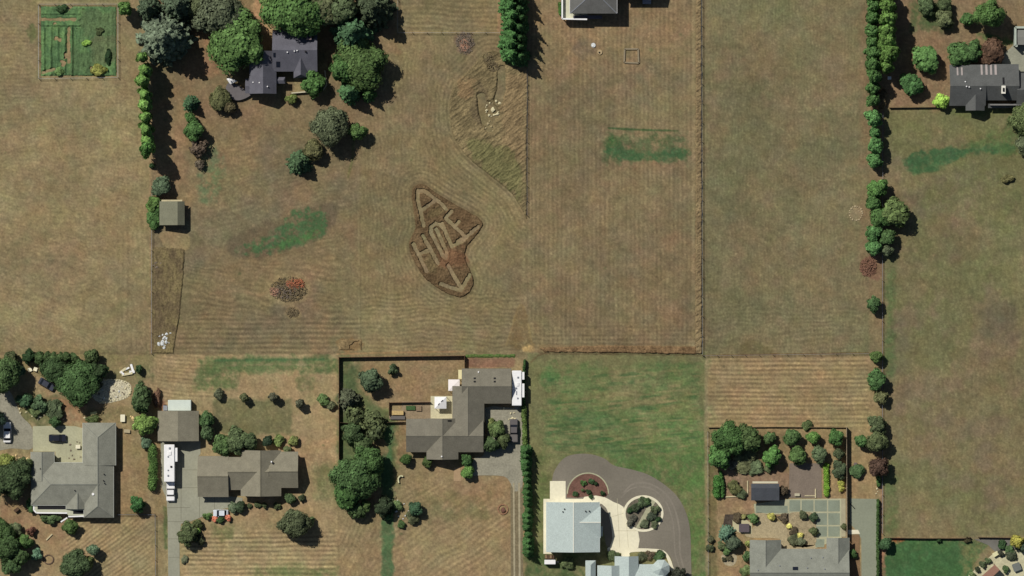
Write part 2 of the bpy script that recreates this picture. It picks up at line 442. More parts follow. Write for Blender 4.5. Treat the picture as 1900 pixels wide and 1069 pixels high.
patch(rect(585, 860, 625, 930), (98, 104, 66), .6, 14, 6, 16, 17, .6); patch(ell(565, 712, 18, 14), (98, 104, 66), .6, 8, 4, 10, 18, .6)
patch(rect(470, 1052, 625, 1140), (88, 104, 62), .6, 14, 6, 14, 19, .6); patch(rect(395, 975, 430, 1000), (92, 98, 60), .6, 10, 5, 12, 20, .6)
patch(rect(540, 815, 628, 860), (160, 126, 92), .6, 14, 8, 18, 21, .4)
patch(rect(285, 745, 312, 760), (132, 100, 78), .6, 6, 3, 10, 22)
patch(smooth_poly([(285, 735), (293, 728), (302, 745), (303, 760), (293, 758)]), (118, 82, 66), .7, 4, 3, 8, 23)
patch(rect(288, 905, 311, 1069), (128, 112, 80), .8, 6, 3, 12, 24); patch(rect(304, 940, 311, 1020), (78, 98, 58), .7, 4, 2, 10, 25)
# centre lot
patch(smooth_poly([(632, 670), (650, 672), (672, 720), (705, 755), (735, 785), (720, 860), (640, 870), (632, 800)]), (84, 102, 64), .7, 10, 6, 12, 92, .5)
patch(rect(631, 672, 665, 800), (76, 90, 58), .75, 14, 8, 16, 26, .5); patch(rect(631, 780, 735, 900), (80, 96, 58), .7, 16, 8, 16, 27, .5)
patch(rect(708, 790, 730, 1140), (76, 102, 66), .9, 5, 3, 10, 28, .25); stroke([(719, 960), (720, 1080)], 4, (92, 104, 70), .6, 3, 1)
patch(rect(735, 790, 756, 860), (128, 100, 72), .7, 6, 3, 10, 29); patch(rect(875, 895, 945, 930), (150, 118, 86), .6, 16, 8, 16, 30, .5)
patch(rect(770, 915, 900, 960), (104, 100, 66), .5, 16, 10, 18, 31, .7); patch(rect(660, 900, 700, 930), (120, 84, 60), .5, 8, 5, 10, 32)
patch(rect(665, 815, 715, 845), (150, 112, 84), .7, 8, 6, 10, 33, .4)
patch(rect(665, 675, 855, 735), (140, 113, 82), .6, 14, 8, 18, 34, .5)
for k in range(5):
    stroke(smooth_poly([(770 + k * 9, 740), (775 + k * 9, 727), (792 + k * 8, 716), (820, 708 - k * 3)], 4, False), 2, (158, 132, 98), .5, 2, .6)
# green paddock
for i, (p, c, a) in enumerate([(rect(1015, 680, 1130, 800), (90, 112, 66), .7), (rect(1190, 670, 1300, 760), (86, 108, 64), .72), (rect(1100, 760, 1310, 900), (84, 110, 62), .78),
        (rect(1010, 770, 1200, 835), (78, 98, 60), .75), (rect(1270, 880, 1311, 1150), (86, 112, 62), .78), (rect(985, 1015, 1012, 1150), (70, 92, 54), .9), (rect(1028, 1028, 1090, 1150), (78, 96, 58), .9), (rect(990, 840, 1015, 1030), (94, 104, 62), .8)]):
    patch(p, c, a, 22, 12, 20, 40 + i, .7)
patch(rect(1030, 730, 1290, 758), (128, 115, 80), .6, 16, 7, 22, 50, .8); patch(rect(1080, 790, 1220, 815), (118, 108, 74), .6, 12, 6, 18, 51, .9)
patch(rect(985, 655, 1311, 672), (118, 110, 76), .7, 10, 4, 14, 52); patch(ell(1020, 700, 14, 26), (70, 108, 58), .6, 10, 6, 12, 53, .6)
stripes(rect(1010, 690, 1300, 835), 0, 6, .03, 14, 10, 30); stroke([(1178, 680), (1179, 750)], 2.5, (142, 132, 98), .4, 2, 1)
sl = sub(rect(985, 660, 1310, 900), 4); x, y = GX[sl], GY[sl]
for rgb_, th_, sd_ in (((138, 124, 86), .58, 3), ((66, 94, 56), .6, 9), ((112, 118, 76), .5, 15)):
    q_ = .65 * vn(x / 46, y / 4.2 + .02 * x, sd_) + .35 * vn(x / 14, y / 6, sd_ + 1)
    m_ = (np.clip((q_ - th_) * 7, 0, 1) * np.clip(sdist(x, y, rect(1005, 676, 1303, 850)) / 16, 0, 1) * .6)[..., None]
    COL[sl] = COL[sl] * (1 - m_) + np.array(rgb_, np.float32) * m_
stroke([(1311, 660), (1310, 800), (1313, 1120)], 6, (140, 122, 90), .8, 3, 1)
patch(smooth_poly([(1330, 870), (1455, 868), (1455, 925), (1346, 925)]), (128, 104, 84), .85, 4, 2, 12, 54, .2)
patch(rect(1345, 892, 1392, 940), (132, 106, 82), .8, 5, 3, 10, 55)
patch(rect(1312, 800, 1465, 872), (116, 100, 70), .75, 8, 5, 14, 56, .5); patch(rect(1330, 925, 1400, 960), (140, 112, 84), .8, 5, 3, 12, 57)
patch(rect(1315, 860, 1330, 1069), (104, 92, 62), .8, 4, 2, 10, 58); patch(rect(1330, 975, 1380, 1069), (134, 108, 78), .7, 8, 4, 12, 59)
patch(rect(1580, 890, 1618, 924), (138, 114, 82), .8, 6, 4, 12, 60, .3)
patch(smooth_poly([(1642, 1030), (1662, 1004), (1720, 1001), (1785, 1003), (1832, 1010), (1806, 1050), (1795, 1140), (1640, 1140)]), (66, 96, 58), .97, 4, 2, 10, 61, .1)
patch(smooth_poly([(1785, 1005), (1832, 1010), (1806, 1050), (1790, 1069)]), (120, 112, 74), .75, 8, 4, 9, 62, .6)
patch(ell(1665, 1003, 12, 5), (170, 90, 60), .8, 3, 2, 6, 63); patch(rect(1630, 1012, 1642, 1140), (150, 104, 82), .8, 3, 2, 8, 64)
# bottom-left lot
patch(rect(20, 655, 285, 700), (112, 108, 70), .5, 12, 6, 14, 65, .7); patch(rect(32, 735, 125, 790), (84, 92, 58), .6, 10, 6, 12, 66, .6)
patch(rect(95, 735, 160, 785), (146, 108, 80), .75, 10, 6, 12, 67); patch(rect(216, 790, 300, 960), (136, 112, 80), .8, 6, 4, 14, 68, .3)
patch(rect(55, 965, 120, 1010), (140, 112, 84), .6, 10, 6, 14, 69); patch(rect(0, 925, 60, 975), (132, 102, 78), .7, 8, 5, 12, 70)
patch(rect(150, 755, 260, 785), (120, 110, 74), .7, 8, 5, 10, 71, .6); patch(ell(240, 700, 40, 14), (104, 104, 70), .6, 8, 5, 10, 72, .6)
stroke([(0, 656), (140, 655), (282, 657)], 4, (104, 88, 66), .5, 3, 1)
# upper left lot and top right lot
patch(rect(60, -10, 240, 8), (116, 110, 72), .6, 8, 4, 12, 73, .5); patch(ell(60, 62, 10, 16), (88, 100, 62), .7, 6, 4, 8, 74)
patch(rect(1690, 5, 1765, 55), (74, 96, 58), .75, 10, 6, 12, 75, .6); patch(smooth_poly([(1815, 65), (1840, 62), (1882, 78), (1880, 84), (1830, 74)]), (74, 104, 58), .8, 5, 3, 8, 76)
patch(rect(1650, 60, 1760, 200), (134, 105, 80), .6, 16, 8, 16, 77, .5); patch(rect(1788, 203, 1880, 212), (100, 106, 64), .6, 8, 4, 10, 78, .5)
patch(ell(1800, 210, 40, 10), (98, 106, 64), .5, 8, 4, 10, 79, .5)
patch(rect(1596, -80, 1636, 480), (128, 102, 76), .5, 10, 5, 14, 80)
# tracks, field edges, little scars
stroke([(978, 130), (978, 398)], 2.4, (84, 70, 50), .85, 1.4, .3); stroke([(668, 395), (669, 640)], 2, (104, 89, 65), .55, 2, .6); stroke([(664, 230), (667, 640)], 4, (138, 120, 88), .4, 3, .8); stroke([(983, 130), (984, 650)], 5, (134, 116, 84), .45, 3, .6); stroke([(970, 400), (974, 640)], 6, (138, 121, 88), .45, 4, 1); stroke([(1306, -60), (1307, 650)], 3, (100, 86, 62), .6, 2, .4); stroke(smooth_poly([(820, 170), (822, 220), (836, 275), (862, 305), (905, 338), (945, 372), (966, 410)], 4, False), 5, (142, 124, 90), .5, 4, 1)  # final stroke paints the teardrop's sunlit left rim as a paler band
stroke([(279, 170), (279, 655)], 4, (146, 118, 88), .55, 2, .8); stroke([(286, 350), (287, 655)], 2, (92, 78, 58), .6, 2, .6)
stroke(smooth_poly([(625, 655), (640, 640), (665, 635), (690, 640), (760, 648), (900, 644), (940, 640)], 4, False), 3, (140, 120, 86), .5, 2, 1)
stroke(smooth_poly([(668, 560), (690, 562), (705, 575), (712, 600)], 4, False), 4, (142, 122, 88), .45, 3, 1)
stroke(smooth_poly([(390, 545), (440, 540), (480, 548), (498, 540)], 4, False), 5, (140, 114, 84), .5, 4, 1)
stroke(smooth_poly([(940, 640), (960, 575), (966, 565), (975, 580), (990, 650)], 4, False), 3, (142, 120, 82), .7, 2, 1)
patch(smooth_poly([(945, 625), (968, 566), (985, 620), (990, 648), (950, 645)]), (120, 98, 66), .7, 4, 3, 8, 81)
patch(ell(980, 648, 11, 7), (186, 150, 100), .95, 4, 2, 6, 82, 0)
stroke(smooth_poly([(1000, 650), (1010, 656), (1100, 657), (1300, 660)], 4, False), 2.5, (92, 76, 54), .7, 1.6, .4)
stroke([(985, 672), (998, 660), (1012, 655)], 3, (104, 84, 58), .8, 2, .6)
patch(rect(985, 640, 1300, 653), (136, 110, 78), .6, 4, 2, 8, 83)
stroke([(1305, 660), (1460, 657), (1612, 655)], 2, (96, 72, 46), .85, 1.4, .4)
stroke([(1639, 200), (1638, 420), (1637, 990)], 3, (110, 88, 62), .85, 1.6, .5); stroke([(1636, 900), (1635, 1000)], 5, (150, 112, 86), .7, 2, .6)
stroke([(739, 60), (930, 60)], 4, (152, 128, 90), .7, 2, .6); stroke([(736, -60), (737, 60)], 3, (150, 128, 92), .6, 2, .6)
stroke([(925, -60), (926, 58)], 5, (148, 116, 88), .7, 2, 1)
stroke([(657, 260), (653, 300), (646, 330)], 4, (96, 98, 58), .6, 3, 1)
paint(ell(1588, 396, 12, 13), (146, 126, 96), .7, 4, 1, 6, 5); stroke([(1288, -60), (1286, 650)], 6, (140, 122, 90), .6, 3, .6)
patch(ell(1084, 92, 22, 17), (108, 94, 76), .6, 10, 4, 10, 84, .4)
patch(smooth_poly([(1598, 490), (1612, 476), (1634, 478), (1634, 515), (1620, 520), (1602, 508)]), (124, 92, 72), .85, 4, 3, 7, 93, .1); patch(ell(862, 80, 18, 20), (118, 96, 76), .8, 5, 4, 8, 94, .2)
patch(ell(535, 536, 44, 33), (140, 120, 86), .7, 6, 2, 10, 85, 0); patch(ell(543, 581, 15, 13), (140, 120, 86), .7, 4, 2, 8, 86, 0)
patch(smooth_poly([(300, 432), (345, 430), (350, 462), (312, 462), (298, 448)]), (142, 120, 86), .85, 3, 2, 8, 87, 0)
patch(rect(626, 628, 672, 652), (128, 100, 68), .8, 4, 4, 8, 88, .3)
stroke([(626, 657), (700, 655), (862, 652)], 3, (152, 116, 82), .7, 2, .6)
patch(rect(865, 664, 955, 682), (128, 94, 74), .9, 2, 1, 8, 89, 0)
patch(rect(660, 1000, 700, 1069), (132, 110, 80), .4, 12, 6, 14, 90)
for i in range(170):      # worn spots and clumps
    px_, py_ = random.uniform(0, 1900), random.uniform(0, 1069); r_ = random.uniform(1.2, 4.0)
    c_ = random.choice([(150, 128, 96), (140, 118, 86), (100, 86, 64), (96, 98, 64)])
    paint(ell(px_, py_, r_, r_ * .8, 8), c_, random.uniform(.3, .7), 2.5, 1, 5, i)

# grain at several sizes
stroke(LET_OUT + [LET_OUT[0]], 4, (100, 84, 60), .5, 3, .8)  # shade along the uncut patch's rim, painted into the ground colour
for hl in LETTERS: stroke(hl, 8, (140, 122, 92), .55, 2, .4)
for e_ in ([(71, 8), (71, 147)], [(72, 4), (220, 6)], [(72, 147), (130, 146), (215, 148)], [(220, 8), (219, 147)]): stroke(e_, 2.5, (150, 136, 100), .7, 1.5, .5)
stroke([(217, 955), (288, 955), (289, 1068)], 2.2, (96, 80, 56), .7, 1.4, .3); stroke([(70, 8), (69, 147)], 1.4, (84, 84, 60), .6, 1.2, .3)
g1 = fbm(GX, GY, 26, 21, 3); g2 = fbm(GX * 1.0, GY, 7, 31, 2); g3 = fbm(GX, GY, 160, 41, 3); g4 = .5 * (vn((GX * .8 + GY * .6) / 3.2, (GY * .8 - GX * .6) / 3.2, 91) + vn((GX * .3 - GY * .954) / 2.6, (GY * .3 + GX * .954) / 2.6, 97))
COL *= (1 + .06 * np.clip((g4 - .68) * 6, 0, 1))[..., None]
COL *= (1 + .14 * (g1 - .5) + .15 * (g2 - .5) + .20 * (g4 - .5) + .12 * (g3 - .5))[..., None]
tint = (fbm(GX, GY, 18, 51, 2) - .5) + .8 * (fbm(GX, GY, 70, 55, 2) - .5)
COL[..., 0] *= 1 + .065 * tint; COL[..., 1] *= 1 - .025 * tint; COL[..., 2] *= .99 + .07 * (fbm(GX, GY, 22, 61, 2) - .5)
ex_ = np.clip(COL[..., 0] - COL[..., 1] - 14, 0, 40); COL[..., 0] -= .03 * ex_; COL[..., 1] += .03 * ex_
dry = np.clip((COL[..., 0] - COL[..., 1]) / 10, 0, 1)
COL[..., 0] *= 1 + .012 * dry; COL[..., 1] *= 1 + .032 * dry; COL[..., 2] *= 1 + .035 * dry
HGT += .03 * (fbm(GX, GY, 10, 71, 2) - .5)
# level under buildings and paving: relief is faded out below y=655 except on open grass
edge = np.clip(np.minimum.reduce([GX + 70, 1970 - GX, GY + 70, 1140 - GY]) / 40, 0, 1)

def grid_object(name, gxx, gyy, z, colr, keep, m):
    h, w = gxx.shape
    idx = np.arange(h * w).reshape(h, w)
    q = np.stack([idx[:-1, :-1], idx[1:, :-1], idx[1:, 1:], idx[:-1, 1:]], -1).reshape(-1, 4)
    if keep is not None:
        k = keep.reshape(-1)[q].all(1); q = q[k]
        used = np.zeros(h * w, bool); used[q.reshape(-1)] = True
        remap = np.cumsum(used) - 1; q = remap[q]
    else: used = np.ones(h * w, bool)
    co = np.stack([(gxx - 950) * S, (534.5 - gyy) * S, z], -1).reshape(-1, 3)[used].astype(np.float32)
    cc = np.clip(colr.reshape(-1, 3)[used], 0, 255)
    c4 = np.ones((len(co), 4), np.float32); c4[:, :3] = lin(cc) / np.array(LGT)
    me = bpy.data.meshes.new(name)
    me.vertices.add(len(co)); me.vertices.foreach_set("co", co.ravel())
    me.loops.add(q.size); me.loops.foreach_set("vertex_index", q.ravel().astype(np.int32))
    me.polygons.add(len(q)); me.polygons.foreach_set("loop_start", np.arange(0, q.size, 4, dtype=np.int32))
    me.polygons.foreach_set("loop_total", np.full(len(q), 4, np.int32))
    me.update(calc_edges=True)
    at = me.color_attributes.new("albedo", 'FLOAT_COLOR', 'POINT'); at.data.foreach_set("color", c4.ravel())
    me.materials.append(m)
    me.polygons.foreach_set("use_smooth", np.ones(len(q), bool))
    o = bpy.data.objects.new(name, me); col.objects.link(o)
    return o
ground = grid_object("ground", GX, GY, HGT * edge, COL, None, GROUND_MAT)
tag(ground, kind="structure")
far = MB(); far.add([(-6000, -6000, -.35), (6000, -6000, -.35), (6000, 6000, -.35), (-6000, 6000, -.35)], [[0, 1, 2, 3]])
tag(far.build("surrounding_fields", mat("distant_dry_field", (124, 107, 78), .2, .01, .95, .05, fine=.1, fscale=.4)), kind="structure")

# ------------------------------------------------------------------ uncut grass, crops: dense standing plants as relief
def grass_mass(name, label, cat, poly, h, rgb, rgb2, ang=0, sx=10, sy=3, step=1.0, edge=2.0, holes=(), hw=7.0, seed=0, hmod=None, thr=None, tints=()):
    xs = [p[0] for p in poly]; ys = [p[1] for p in poly]
    a, b = np.meshgrid(np.arange(min(xs) - 3, max(xs) + 3, step, dtype=np.float32), np.arange(min(ys) - 3, max(ys) + 3, step, dtype=np.float32))
    d = sdist(a, b, poly) + 1.2 * (fbm(a, b, 6, seed) - .5) * 2
    for hl in holes: d = np.minimum(d, seg_dist(a, b, hl, False) - hw / 2 + .9 * (fbm(a, b, 5, seed + 3) - .5) * 3.6)
    u = a * math.cos(R(ang)) + b * math.sin(R(ang)); v = -a * math.sin(R(ang)) + b * math.cos(R(ang))
    n = .6 * vn(u / sx, v / sy, seed + 1) + .4 * vn(u / (sx * .4), v / (sy * .5), seed + 2)
    z = .01 + h * np.clip(d / edge, 0, 1) * (.35 + .9 * n)
    keep = d > -.3
    if hmod is not None: z = .01 + (z - .01) * hmod(a, b)
    if thr is not None: keep &= (fbm(a, b, 14, seed + 7) > thr)
    k = np.clip(.5 + 1.6 * (fbm(a, b, 16, seed + 5) - .5) + .9 * (n - .5), 0, 1)[..., None]
    c = np.array(rgb, np.float32) * (1 - k) + np.array(rgb2, np.float32) * k
    for tp, tc_, ta in tints:
        m_ = (np.clip((sdist(a, b, tp) + 26 * (fbm(a, b, 12, seed + 9) - .5)) / 9 + .5, 0, 1) * ta)[..., None]; c = c * (1 - m_) + np.array(tc_, np.float32) * m_
    o = grid_object(name, a, b, z, c, keep, TALL_MAT)
    return tag(o, label, cat, None, "stuff")
letters = LETTERS
grass_mass("uncut_grass", "patch of uncut brown grass with the words A HOLE and an arrow mown into it", "grass patch",
           LET_OUT, .45, (88, 71, 49), (116, 95, 67), 30, 6, 4, .7, 1.3, letters, 7.0, 3, tints=[(smooth_poly(L((560, 620), (690, 600), (760, 650), (790, 720), (740, 800), (640, 770), (520, 760))), (122, 84, 60), .5), (smooth_poly(L((430, 330), (500, 250), (570, 290), (520, 350))), (112, 100, 66), .5), (smooth_poly(L((400, 700), (470, 640), (520, 760), (440, 800))), (116, 104, 70), .5), (smooth_poly(L((640, 330), (720, 280), (850, 390), (760, 470))), (102, 80, 56), .5), (smooth_poly(L((600, 830), (660, 820), (680, 900), (600, 900))), (82, 66, 48), .5)])
grass_mass("uncut_grass", "teardrop swath of uncut yellow grass around the stone fire pit", "grass patch",
           TALL, .52, (104, 92, 65), (138, 121, 86), -38, 13, 3.0, 1.0, 2.5, [[(906, 196), (914, 204), (920, 212)], [(914, 205), (908, 238)], [(893, 180), (896, 205), (900, 225)], [(925, 185), (930, 165), (931, 130)], [(905, 105), (915, 125)]], 15, 9, tints=[(rect(930, 140, 976, 300), (142, 112, 82), .28), (smooth_poly([(870, 262), (930, 270), (965, 310), (970, 370), (930, 340), (880, 295)]), (100, 106, 62), .42), (rect(850, 150, 880, 180), (146, 112, 80), .4), (ell(890, 195, 14, 40), (88, 76, 58), .5)])
grass_mass("uncut_grass", "overgrown weedy strip between left field fence and track below the shed", "grass patch",
           [(284, 458), (343, 462), (340, 520), (333, 590), (322, 656), (284, 656)], .4, (98, 84, 62), (126, 112, 76), 75, 10, 4, 1.0, 2, [], 5, 14)
grass_mass("uncut_grass", "long straight north to south ridge of tall dry grass between two mown fields", "grass patch",
           [(1291, -70), (1302, -70), (1303, 657), (1290, 657)], .6, (138, 120, 86), (116, 98, 71), -35, 8, 3.5, 1.0, 1.6, [], 5, 17)
grass_mass("uncut_grass", "low east to west bank of tall brown grass above the green paddock", "grass patch",
           [(1000, 645), (1110, 641), (1292, 643), (1292, 658), (1150, 655), (1010, 654)], .55, (134, 108, 76), (108, 86, 60), 40, 7, 3.5, 1.0, 1.6, [], 5, 19)
grass_mass("garden_plants", "fenced vegetable plot of bright green rows beside the big grey conifers", "vegetable plot",
           rect(76, 12, 216, 141), .5, (78, 104, 68), (102, 130, 80), 90, 14, 5, 1.0, 2, [[(128, 52), (127, 80), (128, 115)], [(76, 36), (140, 36)], [(80, 135), (100, 128)]], 5, 23,
           hmod=lambda a, b: np.where((a < 140) & (b > 50), .4 + .9 * np.clip(np.sin(2 * math.pi * a / 13.0), 0, 1), np.where((b < 52) & (b > 24) & (a < 150), .4 + .8 * np.clip(np.sin(2 * math.pi * b / 11), 0, 1), .75)), thr=.24, tints=[(rect(150, 20, 218, 70), (88, 100, 68), .6), (rect(170, 70, 218, 120), (104, 100, 72), .5), (rect(130, 95, 175, 135), (76, 92, 62), .6)])
grass_mass("brush_strip", "ragged brown weeds along the paddock corner north of the board fence", "weeds", rect(628, 630, 672, 650), .35, (112, 94, 66), (134, 114, 80), 20, 6, 4, 1.2, 3, [], 5, 27, thr=.42)
grass_mass("clipped_grass", "narrow green grass verge outside the board fence behind the central house", "grass verge", rect(864, 657, 956, 664), .3, (74, 98, 52), (98, 110, 60), 0, 8, 3, 1.0, 2, [], 5, 29)

# ------------------------------------------------------------------ paved surfaces
ASPH = mat("brown_grey_asphalt", (123, 115, 100), .15, .10, .9, .15, fine=.07, fscale=2.0)
CONC = mat("grey_concrete", (150, 147, 126), .09, .15, .9, .15, fine=.07, fscale=1.6)
CREAM = mat("cream_concrete", (226, 216, 184), .06, .25, .85, .2, fine=.05, fscale=1.5)
GRAV = mat("grey_gravel", (146, 140, 120), .13, .3, .95, .1, fine=.14, fscale=2.2)
PALEGRAV = mat("pale_pad", (170, 166, 134), .08, .3, .95, .1, fine=.08, fscale=2)
SLAB = mat("green_grey_slabs", (132, 138, 118), .1, .5, .9, .15, fine=.06, fscale=3)
PAVER = mat("tan_pavers", (166, 150, 116), .12, 1.2, .9, .15, fine=.15, fscale=3)
MULCH = mat("red_mulch", (112, 82, 70), .2, .8, .95, .05, fine=.2, fscale=3)
DKMULCH = mat("dark_mulch", (78, 68, 58), .25, .8, .95, .05, fine=.25, fscale=3)
SOILGREY = mat("grey_brown_gravel", (126, 112, 97), .08, .4, .95, .1, fine=.1, fscale=2.5)
def sheet(name, pts, z, m, label=None):
    o = MB().prism(W(pts), -.06, z).build(name, m); o["kind"] = "structure"; return o
ZA, ZB, ZC, ZD = .05, .066, .082, .098
sheet("driveway", smooth_poly([(-60, 715), (0, 718), (18, 726), (28, 745), (40, 772), (60, 795), (60, 832), (20, 832), (-60, 836)], 4), ZA, GRAV)
sheet("parking_pad", [(61, 791), (110, 790), (140, 791), (156, 795), (156, 860), (103, 862), (103, 838), (61, 838)], ZB, PALEGRAV)
sheet("driveway", [(298, 815), (372, 818), (372, 842), (369, 846), (369, 920), (428, 921), (450, 924), (450, 938), (428, 941), (400, 948), (368, 962), (352, 968), (336, 972), (333, 1000), (334, 1150), (313, 1150), (311, 960), (309, 925), (300, 905)], ZA, CONC)
sheet("driveway", smooth_poly([(899, 757), (952, 757), (970, 756), (970, 880), (968, 905), (955, 912), (948, 898), (935, 884), (898, 882), (874, 880), (880, 850), (897, 845), (905, 800)], 3), ZA, GRAV)
TRK = mat("wheel_track", (164, 152, 122), .1, .5, .95, .1, fine=.1, fscale=2)
sheet("lane", [(947, 900), (970, 900), (971, 1150), (948, 1150)], ZA - .014, mat("lane_dirt", (122, 110, 84), .15, .5, .95, .1, fine=.15, fscale=2))
sheet("wheel_track", [(951.5, 896), (954.5, 896), (957, 1150), (953.5, 1150)], ZB, TRK)
sheet("wheel_track", [(961.5, 896), (965, 896), (966.5, 1150), (963, 1150)], ZB, TRK)
def zb(a, b): return (960 + a / 4.472, 830 + b / 4.472)
sheet("driveway", smooth_poly([zb(*p) for p in [(288, 440), (290, 260), (325, 165), (395, 85), (500, 55), (620, 60), (725, 95), (800, 150), (950, 185), (1080, 225), (1200, 295), (1320, 400), (1390, 520), (1428, 650), (1440, 850), (1440, 1400), (1345, 1400), (1340, 1069), (1300, 1010), (1240, 880), (1000, 850), (760, 850), (680, 600), (400, 450)]], 4), ZA, ASPH)
sheet("forecourt", smooth_poly([zb(*p) for p in [(560, 405), (640, 392), (720, 412), (800, 455), (880, 495), (905, 600), (1000, 690), (1003, 835), (900, 842), (765, 842), (790, 760), (760, 560), (700, 470), (560, 450)]], 2), ZB, CREAM)
sheet("path", smooth_poly([zb(*p) for p in [(760, 828), (900, 838), (1000, 838), (1120, 842), (1210, 855), (1265, 915), (1300, 1010), (1330, 1040), (1350, 1090), (1320, 1090), (1275, 1030), (1240, 920), (1200, 876), (1100, 866), (940, 872), (930, 905), (860, 905), (860, 878), (760, 868)]], 3), ZC, CREAM)
sheet("concrete_pad", [zb(270, 280), zb(400, 280), zb(400, 432), zb(270, 432)], ZB, CREAM)
sheet("apron", [zb(216, 428), zb(600, 428), zb(600, 470), zb(286, 470), zb(286, 884), zb(216, 884)], ZC, CREAM)
def band(name, pts, w, z, m):
    n = len(pts); P = [np.array(p, float) for p in pts]; lft, rgt = [], []
    for i in range(n):
        d = P[min(i + 1, n - 1)] - P[max(i - 1, 0)]; d /= np.linalg.norm(d); q = np.array([-d[1], d[0]]) * w / 2; lft.append(tuple(P[i] + q)); rgt.append(tuple(P[i] - q))
    return sheet(name, lft + rgt[::-1], z, m)
WORN = mat("worn_asphalt", (131, 122, 107), .1, .3, .9, .15, fine=.08, fscale=2)
band("wheel_track", smooth_poly([zb(*p) for p in [(880, 380), (950, 310), (1060, 295), (1180, 345), (1270, 440), (1320, 560), (1345, 700), (1350, 880), (1390, 1060), (1395, 1300)]], 4, False), 3.2, ZA + .006, WORN)
band("wheel_track", smooth_poly([zb(*p) for p in [(860, 420), (940, 345), (1060, 330), (1160, 375), (1240, 470), (1285, 600), (1300, 720), (1310, 880), (1360, 1060), (1365, 1300)]], 4, False), 2.4, ZA + .006, WORN)
JOINT = mat("slab_joint", (121, 117, 98), .1, 1)
for a, b in (((311, 942), (352, 942)), ((311, 968), (345, 968)), ((312, 1000), (333, 1000)), ((313, 1034), (333, 1034)), ((335, 872), (369, 872)), ((335, 905), (369, 905)), ((336, 830), (336, 966)), ((370, 921), (370, 960)), ((398, 922), (398, 946)), ((298, 900), (336, 900))):
    band("slab_joint", [a, b], .9, ZA + .006, JOINT)
for a, b in (((1145, 925), (1150, 1016)), ((1132, 960), (1172, 948)), ((1137, 985), (1182, 985)), ((1160, 940), (1166, 1016))):
    band("slab_joint", [a, b], .7, ZB + .006, mat("cream_joint", (188, 178, 146), .1, 1))
def ring_path(name, outer, inner, z, m):
    n = len(outer); b = MB()
    vo, vi = W(outer), W(inner)
    v = [(x, y, z) for x, y in vo] + [(x, y, z) for x, y in vi] + [(x, y, -.05) for x, y in vo] + [(x, y, -.05) for x, y in vi]
    f = []
    for i in range(n):
        j = (i + 1) % n
        f += [[i, n + i, n + j, j], [i, j, 2 * n + j, 2 * n + i], [n + j, n + i, 3 * n + i, 3 * n + j]]
    b.add(v, f); o = b.build(name, m); o["kind"] = "structure"; return o
c0 = zb(1045, 550)
ring_path("kerb", ell(c0[0], c0[1], 37.5, 34, 40), ell(c0[0], c0[1], 33, 29.5, 40), .16, CREAM)
sheet("planting_bed", ell(c0[0], c0[1], 33, 29.5, 40), .08, mat("island_soil", (112, 104, 88), .25, .9, .95, .05, fine=.25, fscale=3))
sheet("path", [zb(1112, 432), zb(1146, 452), zb(1022, 672), zb(980, 672)], .11, PALEGRAV)
half = [(1051.7, 923)] + [zb(585 + 172 * math.cos(a), 385 - 172 * math.sin(a)) for a in np.linspace(math.pi, 0, 16)] + [zb(730, 415), zb(650, 400), zb(560, 410), zb(500, 418)]
sheet("planting_bed", half, .09, MULCH)
sheet("kerb", [zb(585 + r_ * math.cos(a), 385 - r_ * math.sin(a)) for r_, aa in ((176, np.linspace(math.pi, 0, 20)), (166, np.linspace(0, math.pi, 20))) for a in aa], .14, PALEGRAV)
def zq(a, b): return (1290 + a / 5.4286, 880 + b / 5.4286)
sheet("driveway", [(1577, 925), (1627, 926), (1627, 1150), (1599, 1150), (1598, 1000), (1590, 985), (1577, 972)], ZA, mat("green_grey_concrete", (138, 140, 118), .06, .2, .9, .15, fine=.06, fscale=2))
sheet("patio", [zq(590, 300), zq(940, 250), zq(1475, 245), zq(1475, 640), zq(1210, 745), zq(1200, 410), zq(600, 400)], ZA, PALEGRAV)
sl_ = MB()
for cx_ in (945, 1065, 1075, 1190, 1205, 1325, 1340, 1460): pass
for x0, x1 in ((948, 1058), (1072, 1190), (1204, 1326), (1340, 1456)):
    for y0, y1 in ((262, 375), (392, 510), (526, 628)):
        if x0 < 1200 and y0 > 300: continue
        a, b = zq(x0, y0); c, d = zq(x1, y1)
        sl_.prism(W(rect(a, b, c, d)), -.05, ZB)
a, b = zq(1212, 655); c, d = zq(1300, 735); sl_.prism(W(rect(a, b, c, d)), -.05, ZB)
a, b = zq(610, 318); c, d = zq(930, 390); sl_.prism(W(rect(a, b, c, d)), -.05, ZB)
sl_.build("paving_slabs", SLAB)["kind"] = "structure"
sheet("terrace", smooth_poly([zq(*p) for p in [(605, 395), (700, 395), (760, 470), (860, 480), (930, 560), (945, 640), (945, 745), (860, 745), (850, 650), (560, 640), (500, 600), (560, 560), (640, 470)]], 3), ZB, PAVER)
sheet("terrace", [zq(945, 705), zq(1210, 715), zq(1210, 752), zq(860, 752)], ZC, PAVER)
sheet("concrete_pad", [zq(375, 462), zq(520, 462), zq(570, 500), zq(570, 600), zq(470, 600), zq(380, 560)], ZC, mat("beige_concrete", (186, 176, 138), .06, .4))
sheet("gravel_bed", [zq(948, -110), zq(1270, -110), zq(1275, 238), zq(945, 238)], ZA, SOILGREY)
sheet("planting_bed", smooth_poly([zq(*p) for p in [(945, 400), (1040, 380), (1200, 400), (1215, 560), (1195, 720), (950, 712), (935, 560), (1000, 560), (940, 480)]], 3), ZC, mat("gravel_garden", (156, 140, 108), .2, 1, .95, .05, fine=.2, fscale=3))
sheet("planting_bed", [zq(820, 430), zq(940, 392), zq(945, 480), zq(860, 470)], ZD, DKMULCH)
sheet("planting_bed", [zq(300, 405), zq(560, 400), zq(640, 440), zq(640, 460), zq(375, 460), zq(370, 520), zq(280, 510)], ZB, DKMULCH)
